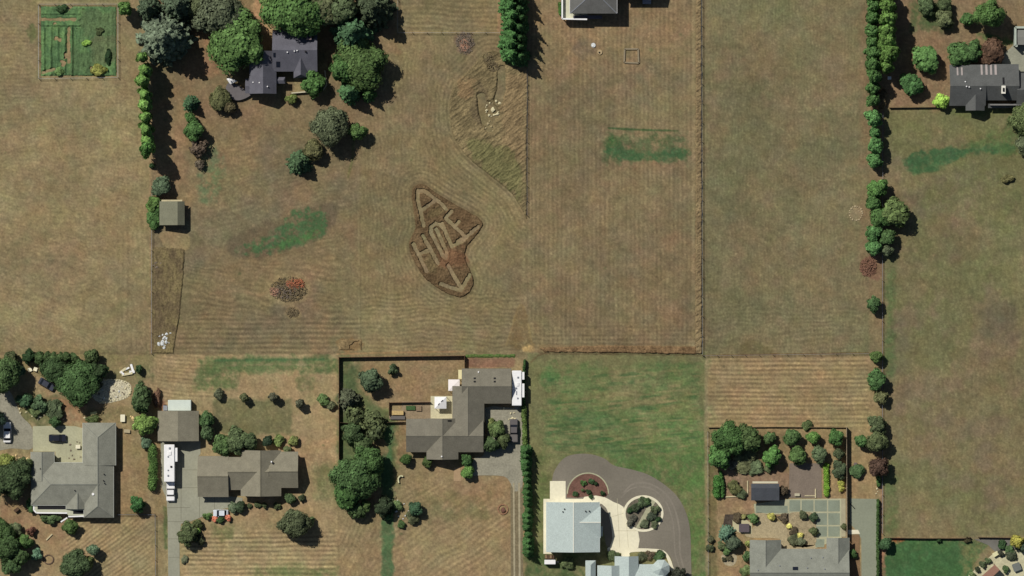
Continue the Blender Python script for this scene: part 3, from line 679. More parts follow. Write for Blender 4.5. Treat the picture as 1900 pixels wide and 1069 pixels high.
sheet("planting_bed", smooth_poly([zq(*p) for p in [(215, 620), (260, 540), (330, 525), (380, 560), (500, 640), (500, 800), (440, 920), (330, 935), (260, 880), (235, 760)]], 3), ZA, mat("tan_bed", (150, 128, 92), .15, .8, .95, .05, fine=.15, fscale=3))
sheet("planting_bed", smooth_poly([zq(*p) for p in [(260, 830), (310, 800), (400, 800), (420, 860), (380, 920), (300, 910)]], 3), ZB, mat("pale_gravel", (166, 152, 122), .15, .8, .95, .05, fine=.15, fscale=3))
sheet("path", [zq(1540, 560), zq(1640, 560), zq(1660, 600), zq(1540, 605)], ZC, CREAM)
sheet("planting_bed", [zq(1555, 615), zq(1655, 610), zq(1665, 1400), zq(1555, 1400)], ZA, mat("brown_bed", (128, 102, 74), .15, .8, .95, .05, fine=.15, fscale=3))
sheet("path", [zq(1470, 245), zq(1515, 245), zq(1515, 630), zq(1470, 630)], ZC, mat("buff_strip", (160, 152, 124), .08, .8))
def zr_(a, b): return (1580 + a / 4.881, 850 + b / 4.881)
sheet("patio", [zr_(1060, 1060), zr_(1180, 960), zr_(1300, 850), zr_(1500, 835), zr_(1900, 860), zr_(1900, 1500), zr_(1060, 1500)], ZA, mat("pale_patio", (190, 182, 146), .12, .6, .9, .1, fine=.12, fscale=2))
sheet("asphalt_strip", [zr_(1110, 735), zr_(1440, 722), zr_(1500, 830), zr_(1300, 850), zr_(1240, 790)], ZB, mat("grey_path", (112, 108, 98), .12, .6))
sheet("courtyard", [(1863, 100), (1880, 84), (1990, 84), (1990, 140), (1886, 140), (1886, 122), (1858, 122)], ZA, mat("court_concrete", (148, 146, 126), .1, .4, .9, .1, fine=.1, fscale=2))
sheet("terrace", [(799, 735), (840, 735), (840, 777), (799, 777)], ZA, mat("deck_pavers", (196, 186, 150), .08, .5, .9, .1, fine=.08, fscale=2))
sheet("courtyard", [(745, 745), (799, 745), (799, 777), (722, 777), (722, 760), (745, 760)], ZA, mat("garden_gravel", (142, 124, 98), .15, .8, .95, .05, fine=.15, fscale=3))
sheet("path", [(842, 868), (854, 866), (856, 893), (842, 893)], ZA, mat("tan_path", (166, 138, 104), .1, 1))
sheet("rock_garden_base", smooth_poly([(168, 728), (192, 706), (225, 705), (243, 715), (240, 735), (215, 745), (185, 748)], 3), ZA, mat("pebble_bed", (190, 180, 150), .3, 2, .95, .05, fine=.35, fscale=3))

# ------------------------------------------------------------------ buildings
RISE = 1.35
class Wing:
    def __init__(s, x0, y0, x1, y1, ax, ze, zr, h0=0, h1=0, ridge=None, over=.45, wall=True):
        s.x0, s.y0, s.x1, s.y1, s.ax, s.ze, s.zr, s.h0, s.h1, s.over, s.wall = X(x0), Y(y1), X(x1), Y(y0), ax, ze, ze + (zr - ze) * RISE, h0 * S, h1 * S, over, wall
        if ax == 'x': s.rd = Y(ridge) if ridge is not None else (s.y0 + s.y1) / 2
        else: s.rd = X(ridge) if ridge is not None else (s.x0 + s.x1) / 2
    def z(s, x, y):
        if not (s.x0 - 1e-6 <= x <= s.x1 + 1e-6 and s.y0 - 1e-6 <= y <= s.y1 + 1e-6): return -1
        if s.ax == 'x': u, v, u0, u1, v0, v1 = x, y, s.x0, s.x1, s.y0, s.y1
        else: u, v, u0, u1, v0, v1 = y, x, s.y0, s.y1, s.x0, s.x1
        k = (v - v0) / (s.rd - v0) if v < s.rd else (v1 - v) / (v1 - s.rd)
        a, b = (s.h0, s.h1) if s.ax == 'x' else (s.h1, s.h0)
        if a > 0: k = min(k, (u - u0) / a)
        if b > 0: k = min(k, (u1 - u) / b)
        return s.ze + (s.zr - s.ze) * k
    def surf(s, d=0.0, ins=0.0):
        """top polygons; d = lowering, ins = inset; hips: h0 at the west or north end, h1 at the east or south end"""
        x0, x1, y0, y1 = s.x0, s.x1, s.y0, s.y1
        if s.ax == 'x':
            a, b = s.h0, s.h1
            P = [(x0, y0), (x1, y0), (x1, y1), (x0, y1)]; r0, r1 = (x0 + a, s.rd), (x1 - b, s.rd)
            F = [[0, 1, 5, 4], [2, 3, 4, 5]]
            F.append([3, 0, 4]); F.append([1, 2, 5]); ends = (a > 0, b > 0)
        else:
            a, b = s.h1, s.h0
            P = [(x0, y0), (x1, y0), (x1, y1), (x0, y1)]; r0, r1 = (s.rd, y0 + a), (s.rd, y1 - b)
            F = [[3, 0, 4, 5], [1, 2, 5, 4]]
            F.append([0, 1, 4]); F.append([2, 3, 5]); ends = (a > 0, b > 0)
        v = [(x, y, s.ze - d) for x, y in P] + [(r0[0], r0[1], s.zr - d), (r1[0], r1[1], s.zr - d)]
        if not ends[0]: F[2] = None
        if not ends[1]: F[3] = None
        return v, F
    def roof(s, mb):
        v, F = s.surf(); w, _ = s.surf(.16)
        F = [f for f in F if f]
        faces = list(F) + [[i + 6 for i in f[::-1]] for f in F]
        cnt = {}
        for f in F:
            for i in range(len(f)): cnt[(f[i], f[(i + 1) % len(f)])] = 1
        for (i, j) in list(cnt):
            if (j, i) not in cnt: faces.append([j, i, i + 6, j + 6])
        mb.add(v + w, faces)
    def walls(s, mb):
        if not s.wall: return
        o = s.over; x0, x1, y0, y1 = s.x0 + o, s.x1 - o, s.y0 + o, s.y1 - o
        zt_ = s.ze - .18
        if s.ax == 'x':
            q = [(y0, 0), (y1, 0), (y1, zt_ + (s.zr - s.ze) * o / max(y1 + o - s.rd, .1)), (s.rd, s.zr - .22), (y0, zt_ + (s.zr - s.ze) * o / max(s.rd - y0 + o, .1))]
            if s.h0 or s.h1: q = [(y0, 0), (y1, 0), (y1, zt_), (s.rd, zt_ + .02), (y0, zt_)]
            v = [(x0, a, b) for a, b in q] + [(x1, a, b) for a, b in q]
        else:
            q = [(x0, 0), (x1, 0), (x1, zt_ + (s.zr - s.ze) * o / max(x1 + o - s.rd, .1)), (s.rd, s.zr - .22), (x0, zt_ + (s.zr - s.ze) * o / max(s.rd - x0 + o, .1))]
            if s.h0 or s.h1: q = [(x0, 0), (x1, 0), (x1, zt_), (s.rd, zt_ + .02), (x0, zt_)]
            v = [(a, y0, b) for a, b in q] + [(a, y1, b) for a, b in q]
        mb.add(v, [[0, 1, 2, 3, 4], [9, 8, 7, 6, 5]] + [[i, 5 + i, 5 + (i + 1) % 5, (i + 1) % 5] for i in range(5)])

WIN_ME = None
def house(name, label, wings, rm, wm, cat="house", trim=None, windows=(), doors=()):
    x = sum(w.x0 + w.x1 for w in wings) / 2 / len(wings); y = sum(w.y0 + w.y1 for w in wings) / 2 / len(wings)
    root = empty(name, x / S + 950, 534.5 - y / S, label, cat)
    rb, wb = MB(), MB()
    for w in wings: w.roof(rb); w.walls(wb)
    wo = wb.build("wall", wm, root); ro = rb.build("roof", rm, root)
    if trim:   # ridge caps and gutters in a contrasting colour
        tb = MB()
        for w in wings:
            v, F = w.surf()
            tb.bar(Vector(v[4]) + Vector((0, 0, .01)), Vector(v[5]) + Vector((0, 0, .01)), .22, .06)
            for f in F[2:]:
                if f:
                    for k in (0, 1): tb.bar(Vector(v[f[k]]) + Vector((0, 0, .01)), Vector(v[f[2]]) + Vector((0, 0, .01)), .16, .05)
            e = [(0, 1), (2, 3)] if w.ax == 'x' else [(3, 0), (1, 2)]
            for i, j in e:
                MB().bar(Vector(v[i]) - Vector((0, 0, .08)), Vector(v[j]) - Vector((0, 0, .08)), .14, .14).build("gutter", trim[1], ro)
        tb.build("ridge_cap", trim[0], ro)
    for (px, py, f, wd) in windows:
        z0 = 1.0; dx, dy = {'s': (wd, .1), 'n': (wd, .1), 'e': (.1, wd), 'w': (.1, wd)}[f]
        fr = MB().box(X(px), Y(py), z0, dx + .12 * (dx > .2), dy + .12 * (dy > .2), 1.3).build("window", WHITE, root)
        MB().box(X(px), Y(py), z0 + .07, dx + .02 * (dx < .2) - .04 * (dx > .2), dy + .02 * (dy < .2) - .04 * (dy > .2), 1.16).build("pane", GLASS, fr)
    for (px, py, f, wd) in doors:
        dx, dy = {'s': (wd, .1), 'n': (wd, .1), 'e': (.1, wd), 'w': (.1, wd)}[f]
        d_ = MB().box(X(px), Y(py), .02, dx, dy, 2.1).build("door", DARKWOOD, root)
        MB().box(X(px) + (.35 if dx > .2 else 0), Y(py) + (.35 if dy > .2 else 0), 1.0, .14 if dx > .2 else .2, .2 if dx > .2 else .14, .06).build("handle", STEEL, d_)
    def rz(px, py): return max(w.z(X(px), Y(py)) for w in wings)
    return root, ro, rz
def vents(ro, rz, pts, m=None, s=.35, h=.35, name="roof_vent"):
    for px, py in pts:
        MB().cyl(X(px), Y(py), rz(px, py) - .15, s / 2, s / 2 * .8, h + .15, 8).build(name, m or STEEL, ro)
def chimney(ro, rz, px, py, sx, sy, h, m, capm=None):
    z = rz(px, py)
    c = MB().box(X(px), Y(py), z - .8, sx, sy, h + .8).box(X(px), Y(py), z + h, sx + .16, sy + .16, .12).build("chimney", m, ro)
    MB().box(X(px), Y(py), z + h + .12, sx * .5, sy * .5, .25).build("flue", capm or BLACK, c)
def skylight(ro, rz, x0, y0, x1, y1, m=None, name="skylight"):
    pts = [(x0, y1), (x1, y1), (x1, y0), (x0, y0)]
    v = [(X(a), Y(b), rz(a, b) - .02) for a, b in pts] + [(X(a), Y(b), rz(a, b) + .1) for a, b in pts]
    MB().add(v, [[3, 2, 1, 0], [4, 5, 6, 7], [0, 1, 5, 4], [1, 2, 6, 5], [2, 3, 7, 6], [3, 0, 4, 7]]).build(name, m or GLASS, ro)

def roofmat(n, rgb, v=.11): return mat(n, rgb, v, .5, .9, .15, fine=.11, fscale=3.4)
R_DARK = roofmat("slate_grey_shingle", (98, 96, 101)); R_GG = roofmat("grey_green_shingle", (139, 137, 121)); R_TAN = roofmat("tan_grey_shingle", (133, 126, 106))
R_BRN = roofmat("brown_grey_shingle", (121, 115, 99)); R_WHT = roofmat("pale_metal_roof", (178, 187, 178), .03); R_CHAR = roofmat("charcoal_shingle", (92, 92, 88))
R_PAT = roofmat("stone_grey_shingle", (134, 134, 120)); R_SHED = roofmat("olive_grey_shingle", (122, 120, 98)); R_BLK = roofmat("black_shingle", (76, 78, 81))

# dark house, top left
h, ro, rz = house("house", "dark slate-roofed house with several wings among big trees at top left",
    [Wing(507, 57, 590, 134, 'x', 4.3, 6.3, ridge=95), Wing(464, 96, 514, 175, 'y', 4.0, 5.9, ridge=490), Wing(546, 108, 573, 146, 'y', 4.15, 5.6, 0, 6), Wing(456, 147, 472, 174, 'x', 2.9, 3.3, 0, 0), Wing(512, 144, 530, 156, 'x', 3.0, 3.4, 0, 3)],
    R_DARK, GREY_WALL, windows=((520, 131, 's', 1.4), (583, 131, 's', 1.2), (587, 105, 'e', 1.4)), doors=((537, 131, 's', 1.0),))
chimney(ro, rz, 575, 70, 1.1, 1.5, 1.6, mat("brick_chimney", (120, 104, 100), .15, 5)); vents(ro, rz, [(535, 99), (548, 97), (553, 96), (498, 162), (483, 155), (471, 154)], WHITE, .4); vents(ro, rz, [(569, 98)], BLACK, .6)
skylight(ro, rz, 509, 100, 513, 108); skylight(ro, rz, 514, 116, 521, 126)  # two small dark panels where the main wings meet
dk = empty("deck", 440, 166, "rounded grey timber deck at the west end of the dark slate-roofed house", "deck")
MB().prism(W(smooth_poly([(421, 158), (432, 154), (464, 172), (464, 178), (446, 186), (430, 184), (420, 172)], 4)), .7, .9).build("floor", mat("grey_deck", (104, 98, 96), .1, 1), dk)
MB().prism(W([(424, 160), (460, 174), (460, 177), (440, 182), (426, 176)]), 0, .69).build("base", DARKWOOD, dk)
um = empty("sun_shade", 430, 150, "white sun shade over the deck of the dark slate-roofed house", "sun shade")
MB().add([(X(421), Y(147), 2.6), (X(428), Y(145), 2.7), (X(436), Y(149), 2.55), (X(441), Y(151), 2.3), (X(435), Y(154), 2.5), (X(428), Y(157), 2.3), (X(430), Y(150), 2.9)], [[0, 6, 1], [1, 6, 2], [2, 6, 3], [3, 6, 4], [4, 6, 5], [5, 6, 0]]).build("canopy", WHITE, um)
MB().cyl(X(430), Y(150), 0, .04, .04, 2.85, 8).build("pole", STEEL, um)
MB().box(X(443), Y(151), .9, .9, .9, .5).box(X(443), Y(150), 1.4, .9, .2, .5)and None
lb = MB()
for a, b in zip([(603, 131), (606, 158), (599, 168)], [(606, 158), (599, 168), (541, 173)]): lb.bar((X(a[0]), Y(a[1]), .5), (X(b[0]), Y(b[1]), .5), .3, 1.0)
tag(lb.build("garden_wall", mat("pale_stone_wall", (196, 186, 156), .12, 2)), "low pale wall curving round the yard of the dark slate-roofed house", "wall")

# little shed by the left field
h, ro, rz = house("shed", "small olive-grey shed with an off-centre ridge by the left field fence", [Wing(297, 374, 343.5, 418, 'y', 2.5, 3.5, ridge=331)], R_SHED, WOOD, "shed", doors=((322, 415.5, 's', 1.6),), windows=((340.5, 396, 'e', .9),))
MB().box(X(320), Y(372.6), 2.5, 5.4, .45, .12).build("fascia", PALE_WOOD, h)

# house at the top edge, with white deck
h, ro, rz = house("house", "tall grey hip-roofed house with white deck rail cut off by the top edge", [Wing(1057, -95, 1144, 27, 'y', 5.4, 7.4, 0, 40, ridge=1103), Wing(1148, -80, 1218, -8, 'x', 5.2, 6.4), ], R_CHAR if False else roofmat("mid_grey_shingle", (106, 104, 98)), GREY_WALL, trim=(STEEL, WHITE), windows=((1080, 24, 's', 2), (1120, 24, 's', 2)), doors=((1100, 24, 's', 1.0),))
dk = MB().prism(W([(1043, -60), (1058, -60), (1058, 22), (1090, 22), (1090, 36), (1043, 36)]), 1.9, 2.1).build("deck", mat("cream_deck", (200, 196, 168), .08, .8), h)
rl = MB()
for a, b in (((1043, -60), (1043, 36)), ((1043, 36), (1089, 37))): rl.bar((X(a[0]), Y(a[1]), 2.75), (X(b[0]), Y(b[1]), 2.75), .38, 1.3)
rl.build("deck_rail", WHITE, dk)
for a, b in ((1044, -20), (1044, 35), (1066, 35), (1088, 35)): MB().box(X(a), Y(b), 0, .2, .2, 1.9).build("deck_post", WHITE, dk)
MB().box(X(1090), Y(33), 3.0, 7.5, .9, .15).build("awning", mat("grey_awning", (92, 88, 92), .1, 1), h)
MB().box(X(1200), Y(4), .02, 2.2, 1.0, .7).box(X(1200), Y(1), .72, 2.2, .25, .5).build("bench", STEEL, h)

# house with skylights, right edge
h, ro, rz = house("house", "charcoal-roofed house with pale skylight strips at the upper right edge",
    [Wing(1760, 121, 1827, 197, 'x', 3.0, 5.2, ridge=161), Wing(1826, 120, 1888, 187, 'x', 3.2, 5.22, ridge=161), Wing(1884, 136, 1990, 197, 'x', 2.9, 4.8, ridge=168), Wing(1790, 150, 1825, 206, 'y', 3.05, 4.3), Wing(1832, 193, 1990, 201, 'x', 2.3, 2.6, ridge=194)],
    R_CHAR, GREY_WALL, windows=((1775, 194, 's', 1.8), (1812, 203, 's', 1.4), (1763, 175, 'w', 1.4)), doors=((1763, 150, 'w', 1.0),))
PK = mat("pale_skylight", (164, 152, 144), .08, 1, .4, .4)
for a, b, c, d in ((1773, 126, 1776, 141), (1781, 126, 1784, 141), (1817.5, 121, 1821, 140), (1826, 121, 1830, 140), (1834.6, 121, 1838.4, 140), (1843, 121, 1847, 140)): skylight(ro, rz, a, b, c, d, PK)
chimney(ro, rz, 1858, 168, .9, 1.9, 1.3, mat("cream_chimney", (224, 218, 200), .06, 3)); skylight(ro, rz, 1857, 145, 1860.5, 158, BLACK, "dark_roof_strip")  # plus a black strip up the slope from the chimney
vents(ro, rz, [(1788, 153), (1790, 162), (1816, 166), (1795, 163)], WHITE, .4)
gq = house("garage", "flat roofed garage with pale parapet at the right edge beside the concrete court", [Wing(1886, 56, 1990, 84, 'x', 2.8, 2.95)], mat("flat_roof", (128, 126, 116), .06, .5), GREY_WALL, "garage", doors=((1930, 81, 's', 2.4),))[0]
pw = MB()
for a, b in (((1882, 52), (1990, 52)), ((1882, 52), (1882, 86)), ((1882, 86), (1886, 86))): pw.bar((X(a[0]), Y(a[1]), 1.7), (X(b[0]), Y(b[1]), 1.7), .55, 3.4)
pw.build("parapet", mat("parapet_paint", (172, 178, 160), .06, 1), gq)

# L-shaped grey house, bottom left
h, ro, rz = house("house", "large L-shaped grey-green roofed house near the bottom left corner",
    [Wing(155, 784, 216, 863, 'y', 2.75, 4.3, 27, 0, ridge=184), Wing(157, 855, 212, 960, 'y', 2.72, 4.28, 0, 22, ridge=184), Wing(59, 858, 186, 937, 'x', 2.7, 4.25, 38, 0, ridge=898), Wing(59, 838, 102, 892, 'y', 2.68, 3.65, 0, 0, ridge=80), Wing(124, 905, 160, 944, 'y', 2.66, 3.65, 0, 0, ridge=146)],
    R_GG, CREAM_WALL, trim=(roofmat("ridge_tile", (122, 122, 110)), mat("pale_gutter", (196, 196, 182), .05, 2)), windows=((85, 934, 's', 2), (110, 934, 's', 2), (185, 957, 's', 1.6), (209, 905, 'e', 1.5), (213, 820, 'e', 1.5)), doors=((140, 941, 's', 1.2),))
vents(ro, rz, [(175, 916)], WHITE, .8, .4); vents(ro, rz, [(141, 909), (194, 891), (195, 879), (77, 869), (196, 896)], BLACK, .35)
dk = MB().prism(W([(64, 936), (126, 936), (160, 943), (190, 958), (128, 958), (126, 952), (70, 952), (64, 946)]), .3, .5).build("veranda", mat("pale_deck", (178, 174, 142), .08, 1), h)
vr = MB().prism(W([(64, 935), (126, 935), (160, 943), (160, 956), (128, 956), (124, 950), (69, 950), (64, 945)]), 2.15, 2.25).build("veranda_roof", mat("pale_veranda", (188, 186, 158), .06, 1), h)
MB().prism(W(rect(71, 938, 126, 944.5)), 2.25, 2.31).build("dark_panel", BLACK, vr); MB().prism(W(rect(137, 947, 157, 953)), 2.25, 2.31).build("dark_panel", BLACK, vr)  # flat black panels on top of the veranda roof
rl = MB()
for a, b in (((64, 936), (64, 946)), ((64, 946), (69, 951)), ((69, 951), (126, 951.5)), ((128, 958), (160, 957)), ((126, 960), (114, 968))): rl.bar((X(a[0]), Y(a[1]), 1.9), (X(b[0]), Y(b[1]), 1.9), .34, .8)
rl.build("veranda_rail", WHITE, dk); MB().box(X(93), Y(948), .5, 2.2, .7, .7).build("bench", WHITE, dk)

# garage and long tan house
house("garage", "tan gable roofed garage directly north of the white travel trailer and pickup", [Wing(294, 762, 370, 818, 'y', 2.9, 4.3)], R_TAN, CREAM_WALL, "garage", doors=((317, 815, 's', 2.6), (347, 815, 's', 2.6)))
sc = empty("storage_container", 334, 752, "pale white storage container behind the tan roofed garage", "container")
MB().rbox(X(334), Y(752), .1, 6.0, 2.8, 2.3, .15).build("body", mat("pale_green_white", (206, 212, 196), .05, 1), sc); MB().box(X(334) + 3.02, Y(752), .2, .06, 2.2, 1.9).build("door", STEEL, sc)
ub = empty("utility_trailer", 307, 757, "small grey utility trailer between the brown shrub and the white container", "trailer")
MB().box(X(307), Y(757), .5, 1.1, 1.3, .5).build("bed", STEEL, ub); MB().wheel(X(307), Y(757) - .75, .3, .3, .18).build("wheel", TYRE, ub); MB().wheel(X(307), Y(757) + .75, .3, .3, .18).build("wheel", TYRE, ub)
h, ro, rz = house("house", "long tan roofed house with a cross gable right of the white travel trailer",
    [Wing(368, 846, 425, 921, 'x', 2.7, 4.5, ridge=883), Wing(424, 848, 500, 908, 'x', 2.72, 4.48, ridge=875), Wing(500, 838, 554, 904, 'x', 2.74, 4.5, ridge=874), Wing(448, 835, 522, 920, 'y', 2.76, 4.9, ridge=485)],
    R_TAN, CREAM_WALL, windows=((395, 918, 's', 2.6), (500, 917, 's', 1.6), (465, 917, 's', 1.6), (540, 901, 's', 1.4), (551, 875, 'e', 1.4)), doors=((436, 905, 's', 1.0),), trim=(roofmat("ridge_tan", (112, 106, 88)), mat("tan_gutter", (126, 118, 100), .05, 2)))
vents(ro, rz, [(505, 856)], WHITE, .5, .5); vents(ro, rz, [(508, 859)], BLACK, .7, .3)

# central house with canopies
h, ro, rz = house("house", "brown-grey many-gabled house in the centre plot enclosed by a board fence",
    [Wing(857, 684, 949, 748, 'x', 2.9, 4.6, ridge=716), Wing(840, 716, 898, 808, 'y', 2.84, 4.5, ridge=868.5), Wing(754, 777, 897, 838, 'x', 2.8, 4.4, 0, 0, ridge=808), Wing(792, 776, 850, 852, 'y', 2.86, 4.5, ridge=821)],
    R_BRN, CREAM_WALL, windows=((770, 835, 's', 1.6), (830, 849, 's', 2), (875, 835, 's', 1.6), (757, 800, 'w', 1.5), (925, 745, 's', 2)), doors=((808, 849, 's', 1.0),), trim=(roofmat("ridge_brown", (122, 116, 100)), mat("brown_gutter", (104, 98, 84), .05, 2)))
for px in (881, 918): skylight(ro, rz, px - 2, 700, px + 2, 703, BLACK, "roof_vent"); skylight(ro, rz, px - 2, 706, px + 2, 709, BLACK, "roof_vent")
vents(ro, rz, [(820, 846), (898 - 10, 690)], WHITE, .45); skylight(ro, rz, 831, 779, 838, 781.5, BLACK)
MB().prism(W(rect(850.5, 686, 858, 703)), 2.3, 2.45).build("porch_roof", mat("cream_porch", (226, 212, 160), .05, 1), h)
def canopy(px, py, w, label, m, hh=2.4, pk=.7):
    r_ = empty("canopy", px, py, label, "canopy")
    a = w * S / 2; x, y = X(px), Y(py)
    MB().add([(x - a, y - a, hh), (x + a, y - a, hh), (x + a, y + a, hh), (x - a, y + a, hh), (x, y, hh + pk)] + [(x + i * a, y + j * a, hh - .25) for i, j in ((-1, -1), (1, -1), (1, 1), (-1, 1))],
             [[0, 1, 4], [1, 2, 4], [2, 3, 4], [3, 0, 4], [0, 5, 6, 1], [1, 6, 7, 2], [2, 7, 8, 3], [3, 8, 5, 0]]).build("top", m, r_)
    for i in (-1, 1):
        for j in (-1, 1): MB().box(x + i * (a - .08), y + j * (a - .08), 0, .08, .08, hh - .02).build("post", STEEL, r_)
    return r_
g_ = canopy(817.5, 747, 22, "white square canopy with a dark seam on the paved terrace", WHITE)
MB().bar((X(813), Y(751), 2.86), (X(822), Y(742), 2.86), .18, .3).build("seam", BLACK, g_)
canopy(842.5, 714.5, 21, "off-white square canopy tight against the corner of the top wing", mat("warm_white_cloth", (240, 228, 218), .04, 1), 2.4, .35)

# white barn and white house
h, ro, rz = house("barn", "large pale metal-roofed barn with a side gable beside the paved turning circle",
    [Wing(1013.5, 930.5, 1112, 1023, 'y', 4.9, 6.5, ridge=1063.5), Wing(1070, 939, 1114, 996, 'x', 4.92, 6.1, ridge=967.5)], R_WHT, mat("white_siding", (232, 230, 218), .04, 1), "barn",
    trim=(mat("cream_trim", (226, 222, 202), .04, 2), mat("white_gutter", (214, 216, 204), .04, 2)), windows=((1109, 950, 'e', 1.4), (1109, 1010, 'e', 1.4), (1040, 1020, 's', 1.4)), doors=((1110, 967, 'e', 3.0),))
vents(ro, rz, [(1047, 943), (1044, 948), (1086, 947), (1093, 947)], BLACK, .4); MB().box(X(1115), Y(985), 2.6, .9, 2.6, .2).build("door_hood", R_WHT, h)
h, ro, rz = house("house", "pale-roofed house with an octagonal corner turret at the bottom edge",
    [Wing(1086, 1039, 1105, 1150, 'y', 3.0, 4.0, 8, 0), Wing(1108, 1048, 1160, 1150, 'y', 3.2, 5.0, 0, 0), Wing(1140, 1031, 1184, 1120, 'y', 3.6, 5.0, 0, 0, ridge=1166), Wing(1170, 1046, 1238, 1150, 'x', 3.1, 5.3, 22, 22)],
    R_WHT, MATS["white_siding"], windows=((1092, 1042, 'n', 1.0),), doors=((1152, 1034, 'n', 1.0),))
tx, ty, tr = X(1226), Y(1053), 2.35
v = [(tx + tr * math.cos(R(22.5 + 45 * k)), ty + tr * math.sin(R(22.5 + 45 * k)), 4.0) for k in range(8)]
MB().add(v + [(tx, ty, 5.7)], [[k, (k + 1) % 8, 8] for k in range(8)] + [list(range(8))[::-1]]).build("turret_roof", R_WHT, h)
MB().cyl(tx, ty, 0, 2.0, 2.0, 3.98, 8).build("turret", MATS["white_siding"], h)

# patio house, bottom right
h, ro, rz = house("house", "stone-grey house with two north gables below the slab patio",
    [Wing(1390, 1018, 1574, 1105, 'x', 2.8, 4.9, ridge=1061), Wing(1391, 1001, 1448, 1062, 'y', 2.83, 4.4), Wing(1533, 997, 1574.5, 1062, 'y', 2.85, 4.1), Wing(1395, 1066, 1440, 1120, 'y', 2.9, 4.6), Wing(1492, 1064, 1530, 1120, 'y', 2.9, 4.6)],
    R_PAT, CREAM_WALL, trim=(roofmat("ridge_stone", (120, 120, 108)), mat("stone_gutter", (150, 148, 134), .05, 2)), windows=((1420, 1004, 'n', 2), (1553, 1000, 'n', 1.8), (1571, 1030, 'e', 1.4)), doors=((1490, 1021, 'n', 1.8),))
skylight(ro, rz, 1469, 1050, 1479, 1056, GLASS); vents(ro, rz, [(1503, 1034), (1525, 1033), (1445, 1048), (1496, 1052), (1528, 1054), (1405, 1056)], STEEL, .35)
h, ro, rz = house("shed", "small black-roofed garden shed with a pale fascia on the slab patio", [Wing(1393, 897, 1445, 928, 'x', 2.5, 3.0, ridge=905)], R_BLK, GREY_WALL, "shed", doors=((1420, 925, 's', 1.5),))
MB().box(X(1419), Y(894.5), 2.45, 6.6, .5, .14).build("fascia", mat("cream_fascia", (206, 196, 164), .05, 2), h)
hb = house("patio_cover", "reddish brown slanted patio roof at the bottom right corner", [], R_BRN, WOOD) if False else None
pc = empty("patio_cover", 1832, 1060, "reddish brown slatted patio roof at the bottom right corner", "patio cover", rot=0)
v = [zr_(1160, 1075), zr_(1290, 960), zr_(1335, 1010), zr_(1205, 1130)]
MB().prism(W(v), 2.5, 2.65).build("roof", mat("red_brown_boards", (150, 112, 92), .1, 1.5), pc)
for a, b in v: MB().box(X(a) * .999, Y(b) + .05, 0, .14, .14, 2.49).build("post", WOOD, pc)

# ------------------------------------------------------------------ vehicles
def wheels(root, xs, w, r, rw=.22):
    for x in xs:
        for sgn in (-1, 1):
            o = MB().wheel(x, sgn * (w / 2 - rw * .4), r, r, rw).build("wheel", TYRE, root, True)
            MB().wheel(x, sgn * (w / 2 - rw * .4), r, r * .55, rw + .03, 10).build("rim", STEEL, o, True)
def car(name, px, py, rot, Ln, Wd, paint, label, cat="car", roofrail=False):
    r_ = empty(name, px, py, label, cat, rot=rot, z=ZB)
    b = MB(); b.rbox(0, 0, .28, Ln, Wd, .55, .32, 4); b.rbox(Ln * .02, 0, .8, Ln * .94, Wd * .94, .12, .3, 4); b.build("body", paint, r_, True)
    MB().box(-Ln * .06, 0, .9, Ln * .66, Wd * .90, .46, 0, tx=.6, ty=.84).build("window", GLASS, r_, True)
    MB().rbox(-Ln * .07, 0, 1.345, Ln * .36, Wd * .76, .1, .15, 3).build("roof", paint, r_, True)
    wheels(r_, (-Ln * .31, Ln * .31), Wd, .32)
    for sg in (-1, 1):
        MB().box(Ln / 2 - .06, sg * Wd * .34, .55, .16, .35, .18).build("headlight", WHITE, r_, True)
        MB().box(Ln * .16, sg * (Wd / 2 + .06), .95, .12, .16, .12).build("mirror", paint, r_, True)
    return r_
def pickup(px, py, rot, Ln, Wd, paint, label, name="pickup_truck", cover=None):
    r_ = empty(name, px, py, label, "pickup", rot=rot, z=ZB)
    b = MB(); b.rbox(Ln * .30, 0, .4, Ln * .40, Wd, .72, .3, 4); b.box(-Ln * .18, 0, .4, Ln * .6, Wd * .96, .2)
    b.box(-Ln * .19, Wd * .45, .4, Ln * .60, .12, .75); b.box(-Ln * .19, -Wd * .45, .4, Ln * .60, .12, .75); b.box(-Ln * .485, 0, .4, .12, Wd * .96, .75)
    b.build("body", paint, r_, True)
    MB().box(-Ln * .29, 0, .6, Ln * .36, Wd * .8, .05 if cover is None else .62).build("bed", cover or BLACK, r_, True)
    MB().box(Ln * .04, 0, 1.1, Ln * .44, Wd * .92, .62, 0, tx=.62, ty=.84).build("window", GLASS, r_, True)
    MB().rbox(Ln * .035, 0, 1.7, Ln * .25, Wd * .78, .1, .15, 3).build("roof", paint, r_, True)
    wheels(r_, (-Ln * .3, Ln * .32), Wd, .4, .26)
    for sg in (-1, 1): MB().box(Ln / 2 - .04, sg * Wd * .36, .75, .12, .35, .2).build("headlight", STEEL, r_, True)
    return r_
